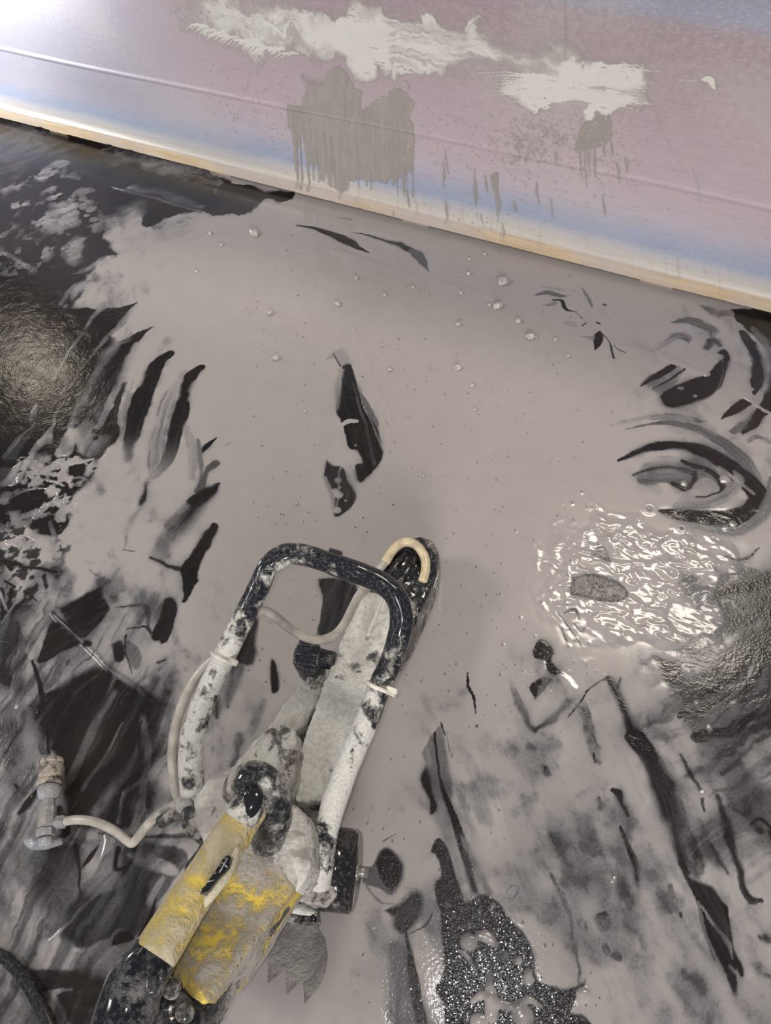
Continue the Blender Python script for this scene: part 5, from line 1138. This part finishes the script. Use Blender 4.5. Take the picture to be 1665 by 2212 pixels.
for i, (x, y, r, lab) in enumerate(named):
    o = bpy.data.objects.new('concrete_crumb', bases[i % 4]); col.objects.link(o)
    q = PX(x, y); s_ = r*np.linalg.norm(q-EYE)/F*.78; o.location = (q[0], q[1], .0022+s_*.25)
    o.scale = (s_, s_*.85, s_*.8); o.rotation_euler = (rng.uniform(-.5, .5), rng.uniform(-.5, .5), rng.uniform(0, 6))
    tag(o, lab, 'crumb', 'concrete crumbs in the pool')
for i, (x, y, r) in enumerate([(770, 602, 7), (832, 639, 6), (842, 801, 6), (1057, 660, 5), (1014, 561, 5), (1048, 551, 5), (1020, 835, 6), (660, 890, 5), (875, 900, 4), (928, 798, 5), (825, 748, 5), (893, 623, 5), (996, 634, 6), (640, 1090, 6), (1026, 887, 5), (915, 1030, 5), (455, 505, 5), (480, 530, 5), (425, 588, 5), (1012, 593, 6), (1200, 735, 6), (1157, 730, 4), (1226, 770, 5)]):
    o = bpy.data.objects.new('concrete_crumb', bases[i % 4]); col.objects.link(o)
    q = PX(x, y); s_ = r*np.linalg.norm(q-EYE)/F*.78; o.location = (q[0], q[1], .0020+s_*.2)
    o.scale = (s_, s_*.9, s_*.8); o.rotation_euler = (rng.uniform(-.5, .5), rng.uniform(-.5, .5), rng.uniform(0, 6))
    tag(o, 'tiny concrete crumb speckling the smooth slurry pool', 'crumb', 'tiny crumbs in the pool')

# air bubbles that stand on the slurry: hundreds of hair-thin domes, one object
m_bub, nt, p, out = new_mat('slurry_bubble')
p.inputs['Base Color'].default_value = (.20, .18, .17, 1); p.inputs['Roughness'].default_value = .06
vs, fs = [], []
for (x, y, r) in bub+[(q[0], q[1], rng.uniform(.0012, .0026)) for q in [PX(rng.uniform(560, 1250), rng.uniform(520, 1450)) for _ in range(160)]]:
    i = int((x-ff.x0)/ff.h); j = int((y-ff.y0)/ff.h)
    if not (0 <= i < ff.nx and 0 <= j < ff.ny) or ff.C[j, i] < .8: continue
    z = float(ff.Z[j, i])+.0001; k0 = len(vs); r *= .62
    for a, rr_ in ((0, 1), (.35, .94), (.7, .72), (.93, .36)):
        for t in range(8):
            vs.append((x+r*rr_*math.cos(t*math.pi/4), y+r*rr_*math.sin(t*math.pi/4), z+r*a))
    vs.append((x, y, z+r))
    for l in range(3):
        for t in range(8): fs.append((k0+l*8+t, k0+l*8+(t+1) % 8, k0+l*8+8+(t+1) % 8, k0+l*8+8+t))
    for t in range(8): fs.append((k0+24+t, k0+24+(t+1) % 8, k0+32))
bb = from_data('bubbles', vs, fs, m_bub, slu)
tag(bb, 'tiny air bubbles dotting the surface of the pool', kind='stuff')
# glossy grains added so the flash glitters on the bare patch beside the saw
m_gr, nt, p, out = new_mat('glint_grain')
p.inputs['Base Color'].default_value = (.22, .22, .23, 1); p.inputs['Metallic'].default_value = .6; p.inputs['Roughness'].default_value = .15
vs, fs = [], []
for _ in range(8000):
    px_, py_ = rng.gauss(1085, 90), rng.gauss(2130, 95)
    q = PX(px_, py_); i = int((q[0]-ff.x0)/ff.h); j = int((q[1]-ff.y0)/ff.h)
    if not (0 <= i < ff.nx and 0 <= j < ff.ny) or ff.C[j, i] > .25: continue
    s_ = rng.uniform(.0005, .0014); tx, ty = rng.gauss(0, .07), rng.gauss(0, .07); a0 = rng.uniform(0, 6.3); k0 = len(vs)
    for t in range(5):
        dx, dy = s_*math.cos(a0+t*1.2566), s_*math.sin(a0+t*1.2566)*.8
        vs.append((q[0]+dx, q[1]+dy, .0009+dx*tx+dy*ty))
    for t in range(5):
        dx, dy = s_*1.3*math.cos(a0+t*1.2566), s_*1.3*math.sin(a0+t*1.2566)*.8
        vs.append((q[0]+dx, q[1]+dy, .0001))
    fs.append(tuple(range(k0, k0+5)))
    for t in range(5): fs.append((k0+t, k0+5+t, k0+5+(t+1) % 5, k0+(t+1) % 5))
gr = from_data('glint_grains', vs, fs, m_gr, slu, smooth=False)
tag(gr, 'glossy tilted grains added as glitter on the bare floor patch', kind='stuff')
